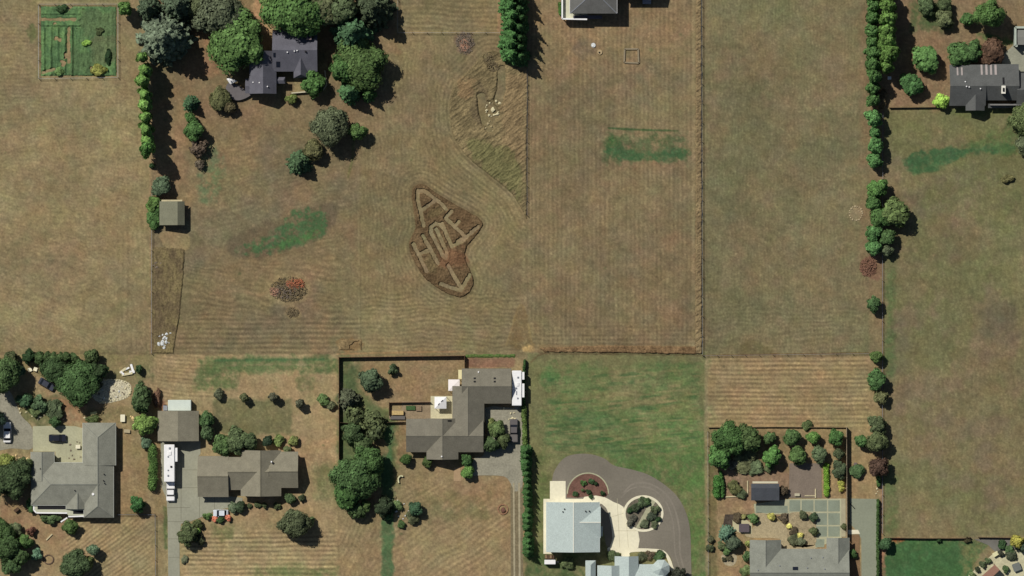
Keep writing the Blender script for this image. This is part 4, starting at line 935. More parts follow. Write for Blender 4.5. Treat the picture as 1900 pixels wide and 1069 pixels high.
def travel_trailer(px, py, rot, Ln, Wd, label, slides, vts, hh=3.2):
    r_ = empty("travel_trailer", px, py, label, "travel trailer", rot=rot, z=ZB)
    bd = MB().rbox(0, 0, .55, Ln, Wd, hh - .55, .22, 4).build("body", WHITE, r_, True)
    for (o, l, sd) in slides: MB().rbox(o, sd * (Wd / 2 + .32), .8, l, .8, hh - 1.15, .08, 2).build("slide_out", WHITE, r_, True)
    for (o, y, sx, sy, m) in vts: MB().rbox(o, y, hh - .03, sx, sy, .22, .06, 2).build("roof_vent", m, bd, True)
    MB().bar((Ln / 2, -.5, .6), (Ln / 2 + 1.1, 0, .6), .1).bar((Ln / 2, .5, .6), (Ln / 2 + 1.1, 0, .6), .1).build("hitch", STEEL, r_, True)
    wheels(r_, (-.9, 0), Wd, .36)
    MB().box(0, -Wd / 2 - .02, 1.7, 1.2, .05, .7).build("window", GLASS, r_, True)
    return r_
travel_trailer(315.5, 859, -90, 9.7, 2.75, "long white travel trailer parked in front of the tan roofed garage", [(-2.2, 3.6, 1)], [(-3.9, .1, .5, .5, STEEL), (-1.7, -.3, .35, .35, STEEL), (.9, .5, .5, .5, BLACK), (1.8, -.3, .35, .35, STEEL), (3.2, -.3, .5, .4, STEEL), (-2.6, .1, 1.0, .8, WHITE)])
pickup(317, 912, -90, 4.9, 2.2, WHITE, "white pickup truck hitched in front of the long white travel trailer", cover=WHITE)
travel_trailer(959, 720, -90, 9.1, 2.5, "white travel trailer with two slide-outs parked against the centre house", [(-3.2, 2.0, 1), (.6, 3.6, 1)], [(-2.8, .3, .45, .45, STEEL), (0, -.2, .45, .45, STEEL), (1.2, -.1, 1.0, .2, STEEL), (2.6, .2, .4, .4, STEEL), (-1.0, .2, .9, .7, WHITE)])
pickup(953.5, 799, 90, 6.0, 2.1, mat("charcoal_car_paint", (98, 92, 88), .05, 1, .35, .5), "dark grey pickup truck parked on gravel below the second trailer", cover=mat("charcoal_bed_cover", (104, 98, 92), .05, 1, .6, .3))
car("sport_utility_car", 14, 804, 90, 4.9, 2.0, WHITE, "white car standing in tree shade on the drive at the left edge")
car("parked_car", 107, 813, 0, 4.5, 1.9, mat("black_car_paint", (36, 38, 46), .05, 1, .25, .5), "black car parked alone on the pale concrete pad")
car("parked_car", 87, 713, -30, 4.4, 1.85, mat("slate_car_paint", (66, 68, 76), .05, 1, .25, .5), "dark slate car half hidden under the large bush above the drive")
car("parked_car", 410, 952, 180, 3.9, 1.75, mat("silver_car_paint", (214, 216, 216), .05, 1, .3, .5), "small silver white car behind two red flower mounds")
ct = empty("utility_trailer", 16, 787, "small white box trailer above the white car at the left edge", "trailer", z=ZA)
MB().rbox(0, 0, .45, 1.3, 1.1, .9, .1, 2).build("body", WHITE, ct, True); wheels(ct, (0,), 1.3, .26, .16)
tr = empty("cargo_trailer", 1020.5, 1042.5, "small white cargo trailer at the foot of the pale barn", "trailer", z=ZA)
MB().rbox(0, 0, .5, 2.9, 1.15, 1.5, .12, 3).build("body", WHITE, tr, True); wheels(tr, (0,), 1.3, .3, .18); MB().bar((1.4, 0, .5), (2.2, 0, .5), .1).build("hitch", STEEL, tr, True)
wp = empty("wood_stack", 1019, 1033, "dark stack of timber between the pale barn and the small cargo trailer", "wood stack")
for k in range(4): MB().box(X(1013 + k * 4.4), Y(1032.5 + (k % 2)), .01, .55, 1.0, .8 + .15 * (k % 3)).build("bundle", DARKWOOD if k % 2 else WOOD, wp)

# ------------------------------------------------------------------ fences
def board_fence(name, pts, hgt, label, m, cap=None, posts=True):
    r_ = empty(name, pts[0][0], pts[0][1], label, "fence")
    pme = None
    for a, b in zip(pts[:-1], pts[1:]):
        MB().bar((X(a[0]), Y(a[1]), hgt / 2 + .02), (X(b[0]), Y(b[1]), hgt / 2 + .02), .06, hgt - .04).build("panel", m, r_)
        Ln = math.hypot(b[0] - a[0], b[1] - a[1]) * S; n = max(int(Ln / 2.6), 1)
        if posts:
            for k in range(n + 1):
                t = k / n; px, py = a[0] + (b[0] - a[0]) * t, a[1] + (b[1] - a[1]) * t
                if pme is None:
                    o = MB().box(X(px), Y(py), 0, .13, .13, hgt + .08).build("post", m, r_); pme = o.data; base = (X(px), Y(py))
                else:
                    o = bpy.data.objects.new("post", pme); col.objects.link(o); o.parent = r_
                    o.location = (X(px) - base[0], Y(py) - base[1], 0)
    return r_
def wire_fence(name, pts, label, hgt=1.15, gap=3.6):
    r_ = empty(name, pts[0][0], pts[0][1], label, "fence"); pme = None; wb = MB(); tot = 0
    for a, b in zip(pts[:-1], pts[1:]):
        for z in (.4, .75, hgt - .05): wb.bar((X(a[0]), Y(a[1]), z), (X(b[0]), Y(b[1]), z), .035)
        Ln = math.hypot(b[0] - a[0], b[1] - a[1]) * S; n = max(int(Ln / gap), 1)
        for k in range(n + 1):
            t = k / n; px, py = a[0] + (b[0] - a[0]) * t, a[1] + (b[1] - a[1]) * t
            if pme is None:
                o = MB().box(X(px), Y(py), 0, .1, .1, hgt).build("post", WOOD, r_); pme = o.data; base = (X(px), Y(py))
            else:
                o = bpy.data.objects.new("post", pme); col.objects.link(o); o.parent = r_
                o.location = (X(px) - base[0], Y(py) - base[1], 0)
    wb.build("wire", STEEL, r_); return r_
FB = mat("brown_fence_boards", (124, 92, 68), .15, 1.5)
board_fence("board_fence", [(629, 905), (629, 663), (862, 660), (862, 682)], 1.85, "brown board fence round the back of the centre plot", FB)
board_fence("board_fence", [(722, 770), (722, 747), (798, 746)], 1.3, "short board fence round the little kitchen garden of the centre house", FB)
board_fence("board_fence", [(632, 784), (650, 785)], 1.4, "stub of low fence beside the left board fence of the centre plot", DARKWOOD)
board_fence("board_fence", [(702, 784), (752, 783)], 1.3, "low dark fence running left from the centre house to the shrubs", DARKWOOD)
board_fence("board_fence", [(1570, 792), (1571, 998)], 2.3, "tall straight fence casting a black stripe between orchard and gravel", mat("pale_fence_boards", (168, 150, 122), .1, 1.5))
board_fence("board_fence", [(1314, 793), (1440, 792), (1570, 793)], .8, "low pale rail fence along the top of the orchard garden", mat("pale_rail_boards", (160, 138, 104), .1, 1.5))
board_fence("board_fence", [(1645, 998), (1720, 999), (1790, 999), (1800, 997)], 1.1, "low dark fence between the big right field and the green corner lawn", DARKWOOD)
board_fence("board_fence", [(1815, 997), (1874, 998)], 1.0, "short dark fence section beside the yellow tree at bottom right", DARKWOOD)
board_fence("board_fence", [(1650, 200), (1700, 199.5), (1738, 199)], 1.0, "low brown fence from the hedge row to the lime green shrub", mat("tan_fence_boards", (120, 98, 70), .15, 1.5))
wire_fence("wire_fence", [(72, 10), (72, 146), (219, 144), (219, 8), (72, 8)], "square wire fence around the vegetable plot at top left", 1.2, 4)
wire_fence("wire_fence", [(738, -60), (738, 61), (928, 61)], "wire fence closing off the mown paddock at the top edge", 1.1)
wire_fence("wire_fence", [(978, 128), (978, 400)], "wire fence along the right side of the teardrop of uncut grass", 1.1)
wire_fence("wire_fence", [(1302, -60), (1303, 659)], "wire fence along the long ridge of tall grass", 1.1, 5)
wire_fence("wire_fence", [(1305, 660), (1460, 658), (1612, 656)], "wire fence along the bottom of the middle right field", 1.1)
wire_fence("wire_fence", [(1638, 205), (1637, 560), (1637, 990)], "long wire fence behind the right hedge row beside the big right field", 1.1, 5)
wire_fence("wire_fence", [(282, 350), (281, 656)], "wire fence along the right edge of the left field", 1.1, 5)
wire_fence("wire_fence", [(217, 955), (288, 955), (289, 1068)], "wire fence from the L-shaped house toward the long concrete drive", 1.0)
wire_fence("wire_fence", [(1313, 800), (1314, 1068)], "wire fence between green paddock and the orchard garden", 1.0)

# ------------------------------------------------------------------ trees and shrubs
def quads_from(c, n, s, rng):
    """leaf faces: centres c, normals n, half sizes s"""
    m = len(c); t = rng.standard_normal((m, 3)); t -= (t * n).sum(1, keepdims=True) * n; t /= np.linalg.norm(t, axis=1, keepdims=True) + 1e-9
    b = np.cross(n, t); s = s[:, None]; k = rng.uniform(.55, 1.0, (m, 1))
    v = np.stack([c - t * s - b * s * k, c + t * s - b * s * k * .7, c + t * s * .8 + b * s * k, c - t * s * .9 + b * s * k * .8], 1).reshape(-1, 3)
    f = np.arange(4 * m).reshape(-1, 4)
    return v, f
def to_mesh(name, vs, fs, m):
    V = []; F = []; o = 0
    for v, f in zip(vs, fs):
        V.append(v); F += (np.asarray(f) + o).tolist(); o += len(v)
    me = bpy.data.meshes.new(name); me.from_pydata(np.concatenate(V).tolist(), [], F); me.update(); me.materials.append(m); return me
def clump_crown(name, ncl, nq, qs, asp, seed, core=True, flat=1.0, top=0.0, irr=.17):
    """crown of leaf clumps on an ellipsoid; radius 1, height 1 after scaling; asp = height / radius"""
    rng = np.random.default_rng(seed); vs, fs = [], []
    cz = asp / 2
    ph1, ph2, ph3 = rng.uniform(0, 6.28, 3); am = irr
    lob = lambda p: 1 + am * (.55 * math.cos(2 * p + ph1) + .6 * math.cos(3 * p + ph2) + .5 * math.cos(5 * p + ph3))
    if core:
        v, f = ICO2; w = v * (1 + .10 * rng.standard_normal((len(v), 1))) * np.array([.56, .56, cz * .66]); w[:, 2] += cz; vs.append(w); fs.append(f)
    for k in range(ncl):
        z = 1 - 1.75 * (k + .5) / ncl; ph = k * 2.399963 + rng.uniform(-.5, .5); rr = math.sqrt(max(1 - z * z, 0))
        if top: rr *= (1 - top * max(z, 0)) 
        cr = rng.uniform(.25, .42) * (1 if ncl > 14 else 1.25)
        q = rng.uniform(.55, 1.0) * lob(ph % 6.2832)
        if irr > .1 and rng.random() < .10: continue
        c = np.array([rr * math.cos(ph) * (q - cr * .2), rr * math.sin(ph) * (q - cr * .2), cz + z * (cz - cr * .7) * rng.uniform(.85, 1.05)])
        d = rng.standard_normal((nq, 3)); d[:, 2] = d[:, 2] * .8 + .35; d /= np.linalg.norm(d, axis=1, keepdims=True)
        pos = c + d * cr * rng.uniform(.7, 1.12, (nq, 1)) * np.array([1, 1, .9])
        cn = (pos - np.array([0, 0, cz * .75])) / np.array([1, 1, cz]); cn /= np.linalg.norm(cn, axis=1, keepdims=True) + 1e-6
        nn = .75 * d + .75 * cn + .33 * rng.standard_normal((nq, 3)); nn /= np.linalg.norm(nn, axis=1, keepdims=True)
        v, f = quads_from(pos, nn, qs * rng.uniform(.6, 1.3, nq), rng); vs.append(v); fs.append(f)
        if core:
            v, f = ICO1; vs.append(v * cr * .8 * (1 + .1 * rng.standard_normal((len(v), 1))) + c); fs.append(f)
    for i in range(len(vs)): vs[i] = vs[i] * np.array([1, 1, 1 / asp])
    return to_mesh(name, vs, fs, LEAF)
def conifer_crown(name, tiers, seed, asp=2.6, core=.5, nseg=6, qs=.10, spread=1.0):
    rng = np.random.default_rng(seed); vs, fs = [], []
    if core:
        n = 16; v = [(core * math.cos(2 * math.pi * k / n), core * math.sin(2 * math.pi * k / n), .06 * asp) for k in range(n)] + [(0, 0, .93 * asp), (0, 0, .03 * asp)]
        vs.append(np.array(v)); fs.append([[k, (k + 1) % n, n] for k in range(n)] + [[(k + 1) % n, k, n + 1] for k in range(n)])
        fs[-1] = [list(x) for x in fs[-1]]
    P, N, Q = [], [], []
    for i in range(tiers):
        t = i / (tiers - 1); z = asp * (.05 + .92 * t); L = ((1 - t) ** .85 * .97 + .04) * spread; nb = int(5 + 11 * (1 - t))
        for b in range(nb):
            ph = 2 * math.pi * (b + rng.uniform(-.3, .3)) / nb + i * .7; Lb = L * rng.uniform(.72, 1.1)
            ns = max(int(nseg * (Lb ** .6) + 1), 2)
            for s_ in range(ns):
                u = (s_ + .6) / ns; r_ = Lb * u; wd = .16 * (1.15 - u) * (.5 + Lb)
                for sd in (-1, 0, 1):
                    pp = ph + sd * wd / max(r_, .15) * .7
                    P.append((r_ * math.cos(pp), r_ * math.sin(pp), z - .28 * r_ * r_ * .9 + rng.uniform(-.03, .03) - abs(sd) * .03))
                    N.append((math.cos(ph + sd * 1.2) * .55, math.sin(ph + sd * 1.2) * .55, .75)); Q.append(qs * rng.uniform(.7, 1.25) * (.6 + .5 * (1 - t)))
    P, N, Q = np.array(P), np.array(N) + .25 * rng.standard_normal((len(N), 3)), np.array(Q); N /= np.linalg.norm(N, axis=1, keepdims=True)
    v, f = quads_from(P, N, Q, rng); vs.append(v)
    Fall = fs + [f.tolist()]
    V = []; F = []; o = 0
    for vv, ff in zip(vs, Fall):
        V.append(np.asarray(vv) * np.array([1, 1, 1 / asp])); F += [[q + o for q in g] for g in ff]; o += len(vv)
    me = bpy.data.meshes.new(name); me.from_pydata(np.concatenate(V).tolist(), [], F); me.update(); me.materials.append(LEAF); return me
def trunk_mesh(name, seed, limbs=5):
    rng = random.Random(seed); mb = MB(); mb.cyl(0, 0, 0, .12, .05, .75, 8)
    for k in range(limbs):
        a = 2 * math.pi * k / limbs + rng.uniform(-.4, .4); z = rng.uniform(.3, .55)
        mb.bar((0, 0, z), (.5 * math.cos(a), .5 * math.sin(a), z + rng.uniform(.18, .3)), .05, .03)
    me = bpy.data.meshes.new(name); me.from_pydata(mb.v, [], mb.f); me.update(); me.materials.append(BARK); return me
PROTO = {
 'big': [clump_crown("crown", 60, 190, .050, 1.9, 100 + i) for i in range(3)],
 'leafy': [clump_crown("crown", 26, 120, .095, 2.0, 200 + i) for i in range(4)],
 'shrub': [clump_crown("crown", 11, 62, .19, 1.5, 300 + i) for i in range(5)],
 'column': [clump_crown("crown", 18, 60, .21, 5.0, 400 + i, top=.75, irr=.05) for i in range(3)],
 'conifer': [conifer_crown("crown", 13, 500 + i) for i in range(3)],
 'spruce': [conifer_crown("crown", 16, 600 + i, 2.2, .42, 9, .075) for i in range(2)],
 'sparse': [clump_crown("crown", 14, 42, .13, 1.6, 700 + i, core=False) for i in range(3)],
}
TRUNKS = [trunk_mesh("trunk", k) for k in range(3)]
KINDNAME = {'big': 'leafy_tree', 'leafy': 'leafy_tree', 'shrub': 'shrub', 'column': 'poplar_tree', 'conifer': 'conifer_tree', 'spruce': 'conifer_tree', 'sparse': 'sparse_tree'}
LEAFGAIN = 1.16
TREE_N = [0]
def tree(kind, px, py, r, h, rgb, label, group=None, sy=1.0, name=None, rot=None):
    i = TREE_N[0]; TREE_N[0] += 1
    rng = random.Random(i * 13 + 5)
    if group: px += rng.uniform(-1.3, 1.3); py += rng.uniform(-1.6, 1.6); r *= rng.uniform(.78, 1.24); h *= rng.uniform(.82, 1.16)
    isshrub = kind == 'shrub' or h < 2.6
    root = empty(name or KINDNAME[kind], px, py, label, 'shrub' if isshrub else 'tree', group)
    me = PROTO[kind][i % len(PROTO[kind])]
    c = bpy.data.objects.new("crown", me); col.objects.link(c); c.parent = root
    h = h * (1.0 if isshrub or kind == 'column' else 1.28 if kind == 'big' else 1.2)
    z0 = 0.06 * h if kind in ('shrub', 'column', 'conifer', 'spruce') else 0.16 * h
    a = rng.uniform(0, 6.28) if rot is None else rot
    if sy != 1.0: a = 0
    c.location = (0, 0, z0); c.rotation_euler = (0, 0, a); c.scale = (r * S, r * S * sy, h - z0)
    k = rng.uniform(.9, 1.1)
    g_ = sum(rgb) / 3.0; rgb = [(g_ + (q - g_) * .70) * w_ for q, w_ in zip(rgb, (1.0, 1.0, .93))]
    v = lin(rgb) * LEAFGAIN * k; c.color = (float(v[0]), float(v[1]), float(v[2]), 1)
    t = bpy.data.objects.new("trunk", TRUNKS[i % 3]); col.objects.link(t); t.parent = root
    t.scale = (max(min(r * S * .9, 3.0), .35), max(min(r * S * .9, 3.0), .35), h * .8)
    return root
BG = (92, 140, 62); G = (70, 112, 54); DG = (52, 84, 48); BLU = (98, 116, 98); OL = (94, 98, 60); GY = (92, 104, 80); LM = (160, 215, 74); PU = (98, 70, 56); YL = (190, 182, 62); HG = (78, 124, 62); TE = (66, 106, 72)
T = tree
ORD = ["first", "second", "third", "fourth", "fifth", "sixth", "seventh", "eighth", "ninth", "tenth", "eleventh", "twelfth", "thirteenth", "fourteenth", "fifteenth", "sixteenth", "seventeenth", "eighteenth"]
# --- upper left
T('spruce', 310, 72, 56, 15, BLU, "huge grey-green conifer heading the poplar row right of the vegetable plot")
T('spruce', 335, 12, 40, 13, (78, 98, 78), "grey-green conifer at the top edge behind the huge conifer")
T('spruce', 278, 18, 26, 10, (78, 100, 78), "narrower grey conifer at the top edge left of the other big conifers")
T('leafy', 234, 18, 13, 6, BG, "small bright tree by the top right corner of the vegetable plot")
pop = [(268, 108, 10, 12.5), (271, 132, 11, 12.5), (268, 150, 13, 12.5), (272, 175, 10, 12), (273, 197, 11, 11.5), (273, 219, 10, 11), (274, 240, 10, 10), (277, 260, 8, 8)]
for i, (a, b, r_, h_) in enumerate(pop):
    r_ *= 1.28
    T('column', a, b, r_, h_, (104, 152, 66), "slim bright poplar in the left row, %s one below the huge conifer" % ORD[i], "poplars in a row along the left field")
T('leafy', 277, 277, 15, 10.5, (84, 140, 62), "round green tree ending the bottom of the left poplar row")
T('shrub', 282, 309, 5, 1.5, DG, "tiny dark bush between the poplar row and the little shed")
T('leafy', 302, 347, 18, 3.6, (84, 108, 82), "grey-green bush standing just above the olive-grey shed")
T('shrub', 284, 380, 14, 2.6, (92, 132, 60), "bright shrub at the top left corner of the olive-grey shed")
T('shrub', 287, 404, 15, 2.2, G, "dark shrub at the bottom left corner of the olive-grey shed", sy=1.3)
T('conifer', 355, 193, 16, 5.2, TE, "small blue-green conifer alone right of the poplar shadows")
T('leafy', 353, 220, 10, 3, G, "little green bush tucked above the round tree near the poplar shadows")
T('leafy', 361, 242, 18, 4.6, HG, "round green tree standing right of the poplar shadows above a bare shrub")
T('sparse', 368, 275, 15, 3, (104, 86, 76), "bare brownish shrub below the round tree right of the poplars")
T('sparse', 372, 305, 9, 2, (104, 92, 82), "thin grey dead shrub in the pale green weed patch")
T('big', 442, 78, 50, 8.5, (84, 124, 60), "wide bright green tree left of the dark slate-roofed house")
T('big', 408, 28, 40, 9, GY, "grey-green tree at the top edge above the wide bright tree")
T('big', 372, 12, 24, 7, (92, 104, 70), "olive tree at the top edge between conifers and the grey-green tree")
T('big', 548, 22, 50, 10, (80, 122, 58), "broad green tree at the top edge overhanging the dark house roof")
T('leafy', 505, 8, 20, 7, (96, 128, 66), "smaller light green tree at the top edge beside the broad green one")
T('leafy', 600, 20, 32, 8, (92, 100, 68), "olive tree at the top edge between the broad tree and the spruces")
T('conifer', 655, 62, 44, 12, TE, "large teal-green conifer right of the dark house, topmost of its cluster")
T('spruce', 693, 18, 46, 12, (72, 88, 64), "dark feathery conifer at the top edge beside the fenced paddock")
T('leafy', 640, 20, 28, 9, (88, 108, 72), "pale olive tree at the top edge between olive tree and dark conifer")
T('big', 672, 118, 43, 7, (80, 112, 56), "broad olive-green tree right of the dark house below the teal conifer")
T('leafy', 636, 128, 24, 7, G, "dark green tree on the house side of the broad olive-green tree")
T('conifer', 650, 172, 24, 8.5, (76, 124, 76), "pointed green conifer at the bottom of the cluster right of the dark house")
T('conifer', 684, 176, 15, 6, HG, "smaller pointed conifer right of the bottom cluster conifer")
T('leafy', 582, 157, 22, 5, (72, 116, 54), "round green tree inside the pale garden wall of the dark house")
T('shrub', 541, 184, 10, 2.4, (112, 132, 62), "yellow-green shrub outside the wall below the dark house")
T('leafy', 409, 184, 18, 3.6, OL, "olive tree beyond the deck of the dark house", sy=1.25)
T('leafy', 425, 200, 12, 3, (102, 92, 64), "brownish shrub below the olive tree by the deck")
T('big', 612, 235, 32, 6.8, (92, 104, 76), "large grey-green tree below the dark house, biggest of the loose group")
T('leafy', 663, 245, 16, 4.5, (82, 118, 58), "small round tree right of the large grey-green one")
T('leafy', 582, 279, 18, 4, (104, 104, 66), "olive shrub below the large grey-green tree")
T('conifer', 556, 303, 25, 6.5, (72, 104, 70), "dark conifer at the bottom of the loose group under the dark house")
# --- conifer hedge, top centre
for i in range(8):
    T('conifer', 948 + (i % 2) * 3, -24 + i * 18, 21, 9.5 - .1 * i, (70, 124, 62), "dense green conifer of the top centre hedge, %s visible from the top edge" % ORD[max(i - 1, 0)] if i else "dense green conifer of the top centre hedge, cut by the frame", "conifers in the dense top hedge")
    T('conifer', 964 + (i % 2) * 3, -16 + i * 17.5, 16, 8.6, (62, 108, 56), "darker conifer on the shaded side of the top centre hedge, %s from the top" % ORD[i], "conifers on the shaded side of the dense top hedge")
# --- right hedge row
for i in range(10):
    T('leafy', 1617 + (i % 2), -8 + i * 21.5, 13.5, 7 - .05 * i, HG, "green hedge tree in the upper right row, field side, %s from the top" % ORD[i], "hedge trees on the field side of the right row", rot=i)
for i in range(7):
    T('leafy', 1643 + (i % 3), -6 + i * 21.5, 15, 8.5, (96, 140, 60), "lighter hedge tree in the upper right row, garden side, %s from the top" % ORD[i], "hedge trees on the garden side of the right row", rot=i)
for i, (a, b, r_) in enumerate([(1621, 222, 15), (1622, 248, 13), (1622, 272, 13.5), (1622, 298, 12.5)]):
    T('leafy', a, b, r_, 5.2 if i in (0, 2) else 4.2, (82, 138, 72), "round bright hedge tree with gap around it, %s below the upper right row" % ORD[i], "four spaced round hedge trees")
T('leafy', 1626, 351, 18, 5, (84, 134, 62), "green bush at the top of the mid row beside the pale stone ring")
T('leafy', 1619, 378, 14, 4.5, HG, "green bush immediately right of the pale stone ring")
T('leafy', 1656, 396, 28, 5.5, (92, 116, 62), "spreading olive-green tree bulging into the big right field", sy=.85)
T('leafy', 1634, 402, 20, 4.5, (72, 112, 54), "green bush between the stone ring and the spreading tree")
T('leafy', 1620, 432, 15.5, 4.2, (86, 142, 76), "round bright tree below the stone ring, upper of a pair")
T('leafy', 1620, 460, 14, 4.0, (78, 130, 70), "round tree below the stone ring, lower of a pair")
T('leafy', 1646, 442, 15, 4, (74, 110, 60), "dark bush right of the round pair, upper one")
T('leafy', 1645, 465, 11, 3, (88, 104, 76), "grey-green bush right of the round pair, lower one")
T('leafy', 1620, 564, 13, 3.6, (74, 112, 64), "lone small bush on the fence line between brown pile and field corner")
T('leafy', 1625, 662, 11, 3.2, (96, 130, 64), "small light bush where the cross fence meets the right fence")
T('leafy', 1627, 704, 18, 4.2, (74, 116, 62), "rounded bush on the right fence beside the striped field")
T('leafy', 1634, 737, 13, 3, (100, 104, 66), "olive bush just under the rounded bush on the right fence")
T('leafy', 1627, 789, 17, 4, (84, 100, 66), "dull green bush, upper of two touching bushes on the right fence")
T('leafy', 1626, 819, 19, 4.5, (84, 98, 60), "brownish green bush, lower of two touching bushes on the right fence")
T('leafy', 1598, 817, 12, 3.4, (82, 128, 66), "small green bush between the tall fence and the touching bushes")
T('leafy', 1630, 866, 18, 4.5, (86, 62, 54), "dark purple-leaved round tree on the right fence")
T('shrub', 1633, 183, 14, 2.0, (112, 92, 66), "brown dry bush at the fence end below the upper right row", sy=1.2)
# --- top right garden
T('big', 1832, 28, 25, 8, (88, 132, 64), "round light green tree casting a big shadow in the top right garden")
T('leafy', 1794, 35, 13, 4, (78, 122, 62), "small green tree touching the round light tree in the top right garden")
T('leafy', 1752, 36, 17, 3.6, (98, 110, 72), "grey-green shrub in the top right garden left of the small green tree")
T('leafy', 1718, 12, 17, 3.4, (80, 104, 66), "dark shrub at the top edge in the top right garden")
T('leafy', 1752, 10, 13, 3.4, (84, 104, 66), "second dark shrub at the top edge, right of the first")
T('leafy', 1718, 108, 25, 4.6, (88, 138, 68), "round bright tree standing alone in the brown top right garden")
T('leafy', 1778, 102, 22, 4.6, (78, 120, 62), "rounded green tree above the skylight roof, left of a pair")
T('leafy', 1800, 98, 20, 4.6, (74, 114, 60), "rounded green tree above the skylight roof, right of a pair")
T('leafy', 1839, 97, 23, 4, (104, 74, 60), "red-brown leaved tree between the green pair and the concrete court")
T('leafy', 1688, 160, 21, 4.2, (72, 122, 64), "dark green round tree left of the skylight roof")
T('leafy', 1745, 188, 14, 3, LM, "vivid lime green shrub at the corner of the skylight-roofed house")
T('big', 1897, 222, 26, 6, (96, 114, 66), "olive tree cut off by the right edge below the skylight-roofed house")
T('leafy', 1903, 268, 20, 4, (92, 104, 76), "grey-green bush cut off by the right edge below the olive tree")
T('shrub', 1868, 332, 12, 1.2, (104, 100, 60), "small ragged weed clump in the big right field", sy=.6)
# --- bottom left corner
T('leafy', 22, 664, 12, 3, (80, 92, 58), "dull bush on the field edge near the left frame edge")
T('leafy', 54, 662, 12, 3, DG, "dark bush on the field edge left of the clipped hedge run")
for i in range(6):
    T('leafy', 76 + i * 12.5, 663 + (i % 2), 11, 3.2, (70, 98, 54), "dark hedge bush along the left field edge, %s of the run from its left" % ORD[i], "dark hedge bushes along the left field edge")
T('leafy', 171, 662, 14, 4, (74, 96, 54), "round dark bush at the right end of the field edge hedge")
T('big', 8, 694, 30, 7, (74, 104, 58), "large dark tree cut by the left edge above the drive")
T('leafy', 38, 688, 10, 3, (78, 108, 80), "small grey-green bush between the large edge tree and white chairs")
T('big', 103, 687, 24, 4.6, (62, 92, 52), "dark green tree hanging over the slate car")
T('big', 146, 710, 37, 5.5, (64, 98, 52), "broad dark tree between the slate car and the rock garden")
T('leafy', 176, 690, 21, 4.5, (60, 86, 50), "dark upper tree joined to the broad dark tree by the rock garden")
T('leafy', 182, 714, 9, 3.6, (52, 66, 56), "blackish tree at the edge of the rock garden")
T('leafy', 262, 738, 19, 5.5, (72, 98, 58), "dark upright tree right of the rock garden", sy=1.3)
T('leafy', 258, 752, 12, 4, (64, 90, 56), "dark shrub under the upright tree right of the rock garden")
T('leafy', 270, 787, 20, 5, (112, 148, 66), "light green tree between the L-shaped house and tan garage")
T('shrub', 272, 822, 10, 2.4, (80, 108, 86), "blue-grey shrub at the top of the hedge beside the travel trailer")
T('shrub', 258, 685, 7, 2.4, DG, "small dark shrub right of the white jumble of boards")
T('shrub', 46, 742, 14, 2.8, TE, "green shrub in the bed above the parking pad, first from the left")
T('shrub', 74, 747, 14, 2.6, (78, 108, 74), "green shrub in the bed above the parking pad, second from the left")
T('shrub', 106, 760, 17, 2.6, (80, 98, 68), "olive shrub in the bed above the parking pad, third from the left")
T('shrub', 66, 762, 11, 1.6, (92, 112, 66), "low shrub in front of the bed above the parking pad")
T('leafy', 103, 783, 10, 2.6, (64, 100, 56), "small rounded shrub at the top edge of the parking pad")
T('shrub', 172, 778, 14, 1.6, (82, 100, 54), "low shrub against the top of the L-shaped house", sy=.5)
T('big', -14, 775, 22, 5.0, (48, 72, 60), "dark tree on the left frame edge shading the white car")
T('leafy', 12, 858, 16, 4, (136, 150, 66), "yellow-green shrub at left edge beside the L-shaped house")
T('big', 24, 888, 34, 6, (66, 88, 54), "large dark tree left of the L-shaped house")
T('leafy', 48, 862, 15, 4, (92, 112, 66), "mixed green shrub between the large dark tree and the house wall")
T('shrub', 59, 935, 10, 2.0, (70, 112, 62), "green shrub at the veranda corner of the L-shaped house", sy=1.4)
T('shrub', 92, 962, 16, 1.8, (76, 102, 60), "low shrub under the white veranda rail", sy=.55)
T('leafy', 131, 977, 14, 3, (82, 116, 56), "rounded shrub below the white veranda rail on dark soil")
T('leafy', 256, 936, 14, 3.6, (58, 110, 56), "round green tree right of the L-shaped house near the fence")
T('big', 4, 984, 22, 5, (70, 100, 52), "dark tree at the left edge below the wooden box")
T('shrub', 30, 982, 13, 2.2, (98, 112, 78), "grey-green shrub beside the red-brown shrub at lower left")
T('shrub', 57, 985, 8, 2, (104, 64, 54), "red-brown shrub at lower left")
T('leafy', 48, 1004, 13, 3.4, (86, 126, 62), "light green shrub below the red-brown shrub")
T('big', 16, 1014, 24, 6, (66, 96, 52), "large dark tree in the lower left cluster, left one")
T('leafy', 38, 1030, 17, 5, (74, 104, 58), "dark tree in the lower left cluster, right one")
T('leafy', 24, 1046, 19, 4.5, (72, 104, 60), "dark green tree at the bottom of the lower left cluster")
T('shrub', 67, 1030, 10, 2.2, (90, 134, 110), "mint green shrub right of the lower left cluster")
T('big', 143, 1046, 25, 5.5, (74, 98, 62), "dark mixed tree at the bottom edge left of the striped slope")
T('leafy', 174, 1021, 11, 3.6, (98, 130, 100), "pale mint tree beside the dark mixed tree at the bottom")
T('leafy', 164, 1042, 12, 4, (96, 116, 62), "light green tree touching the dark mixed tree at the bottom")
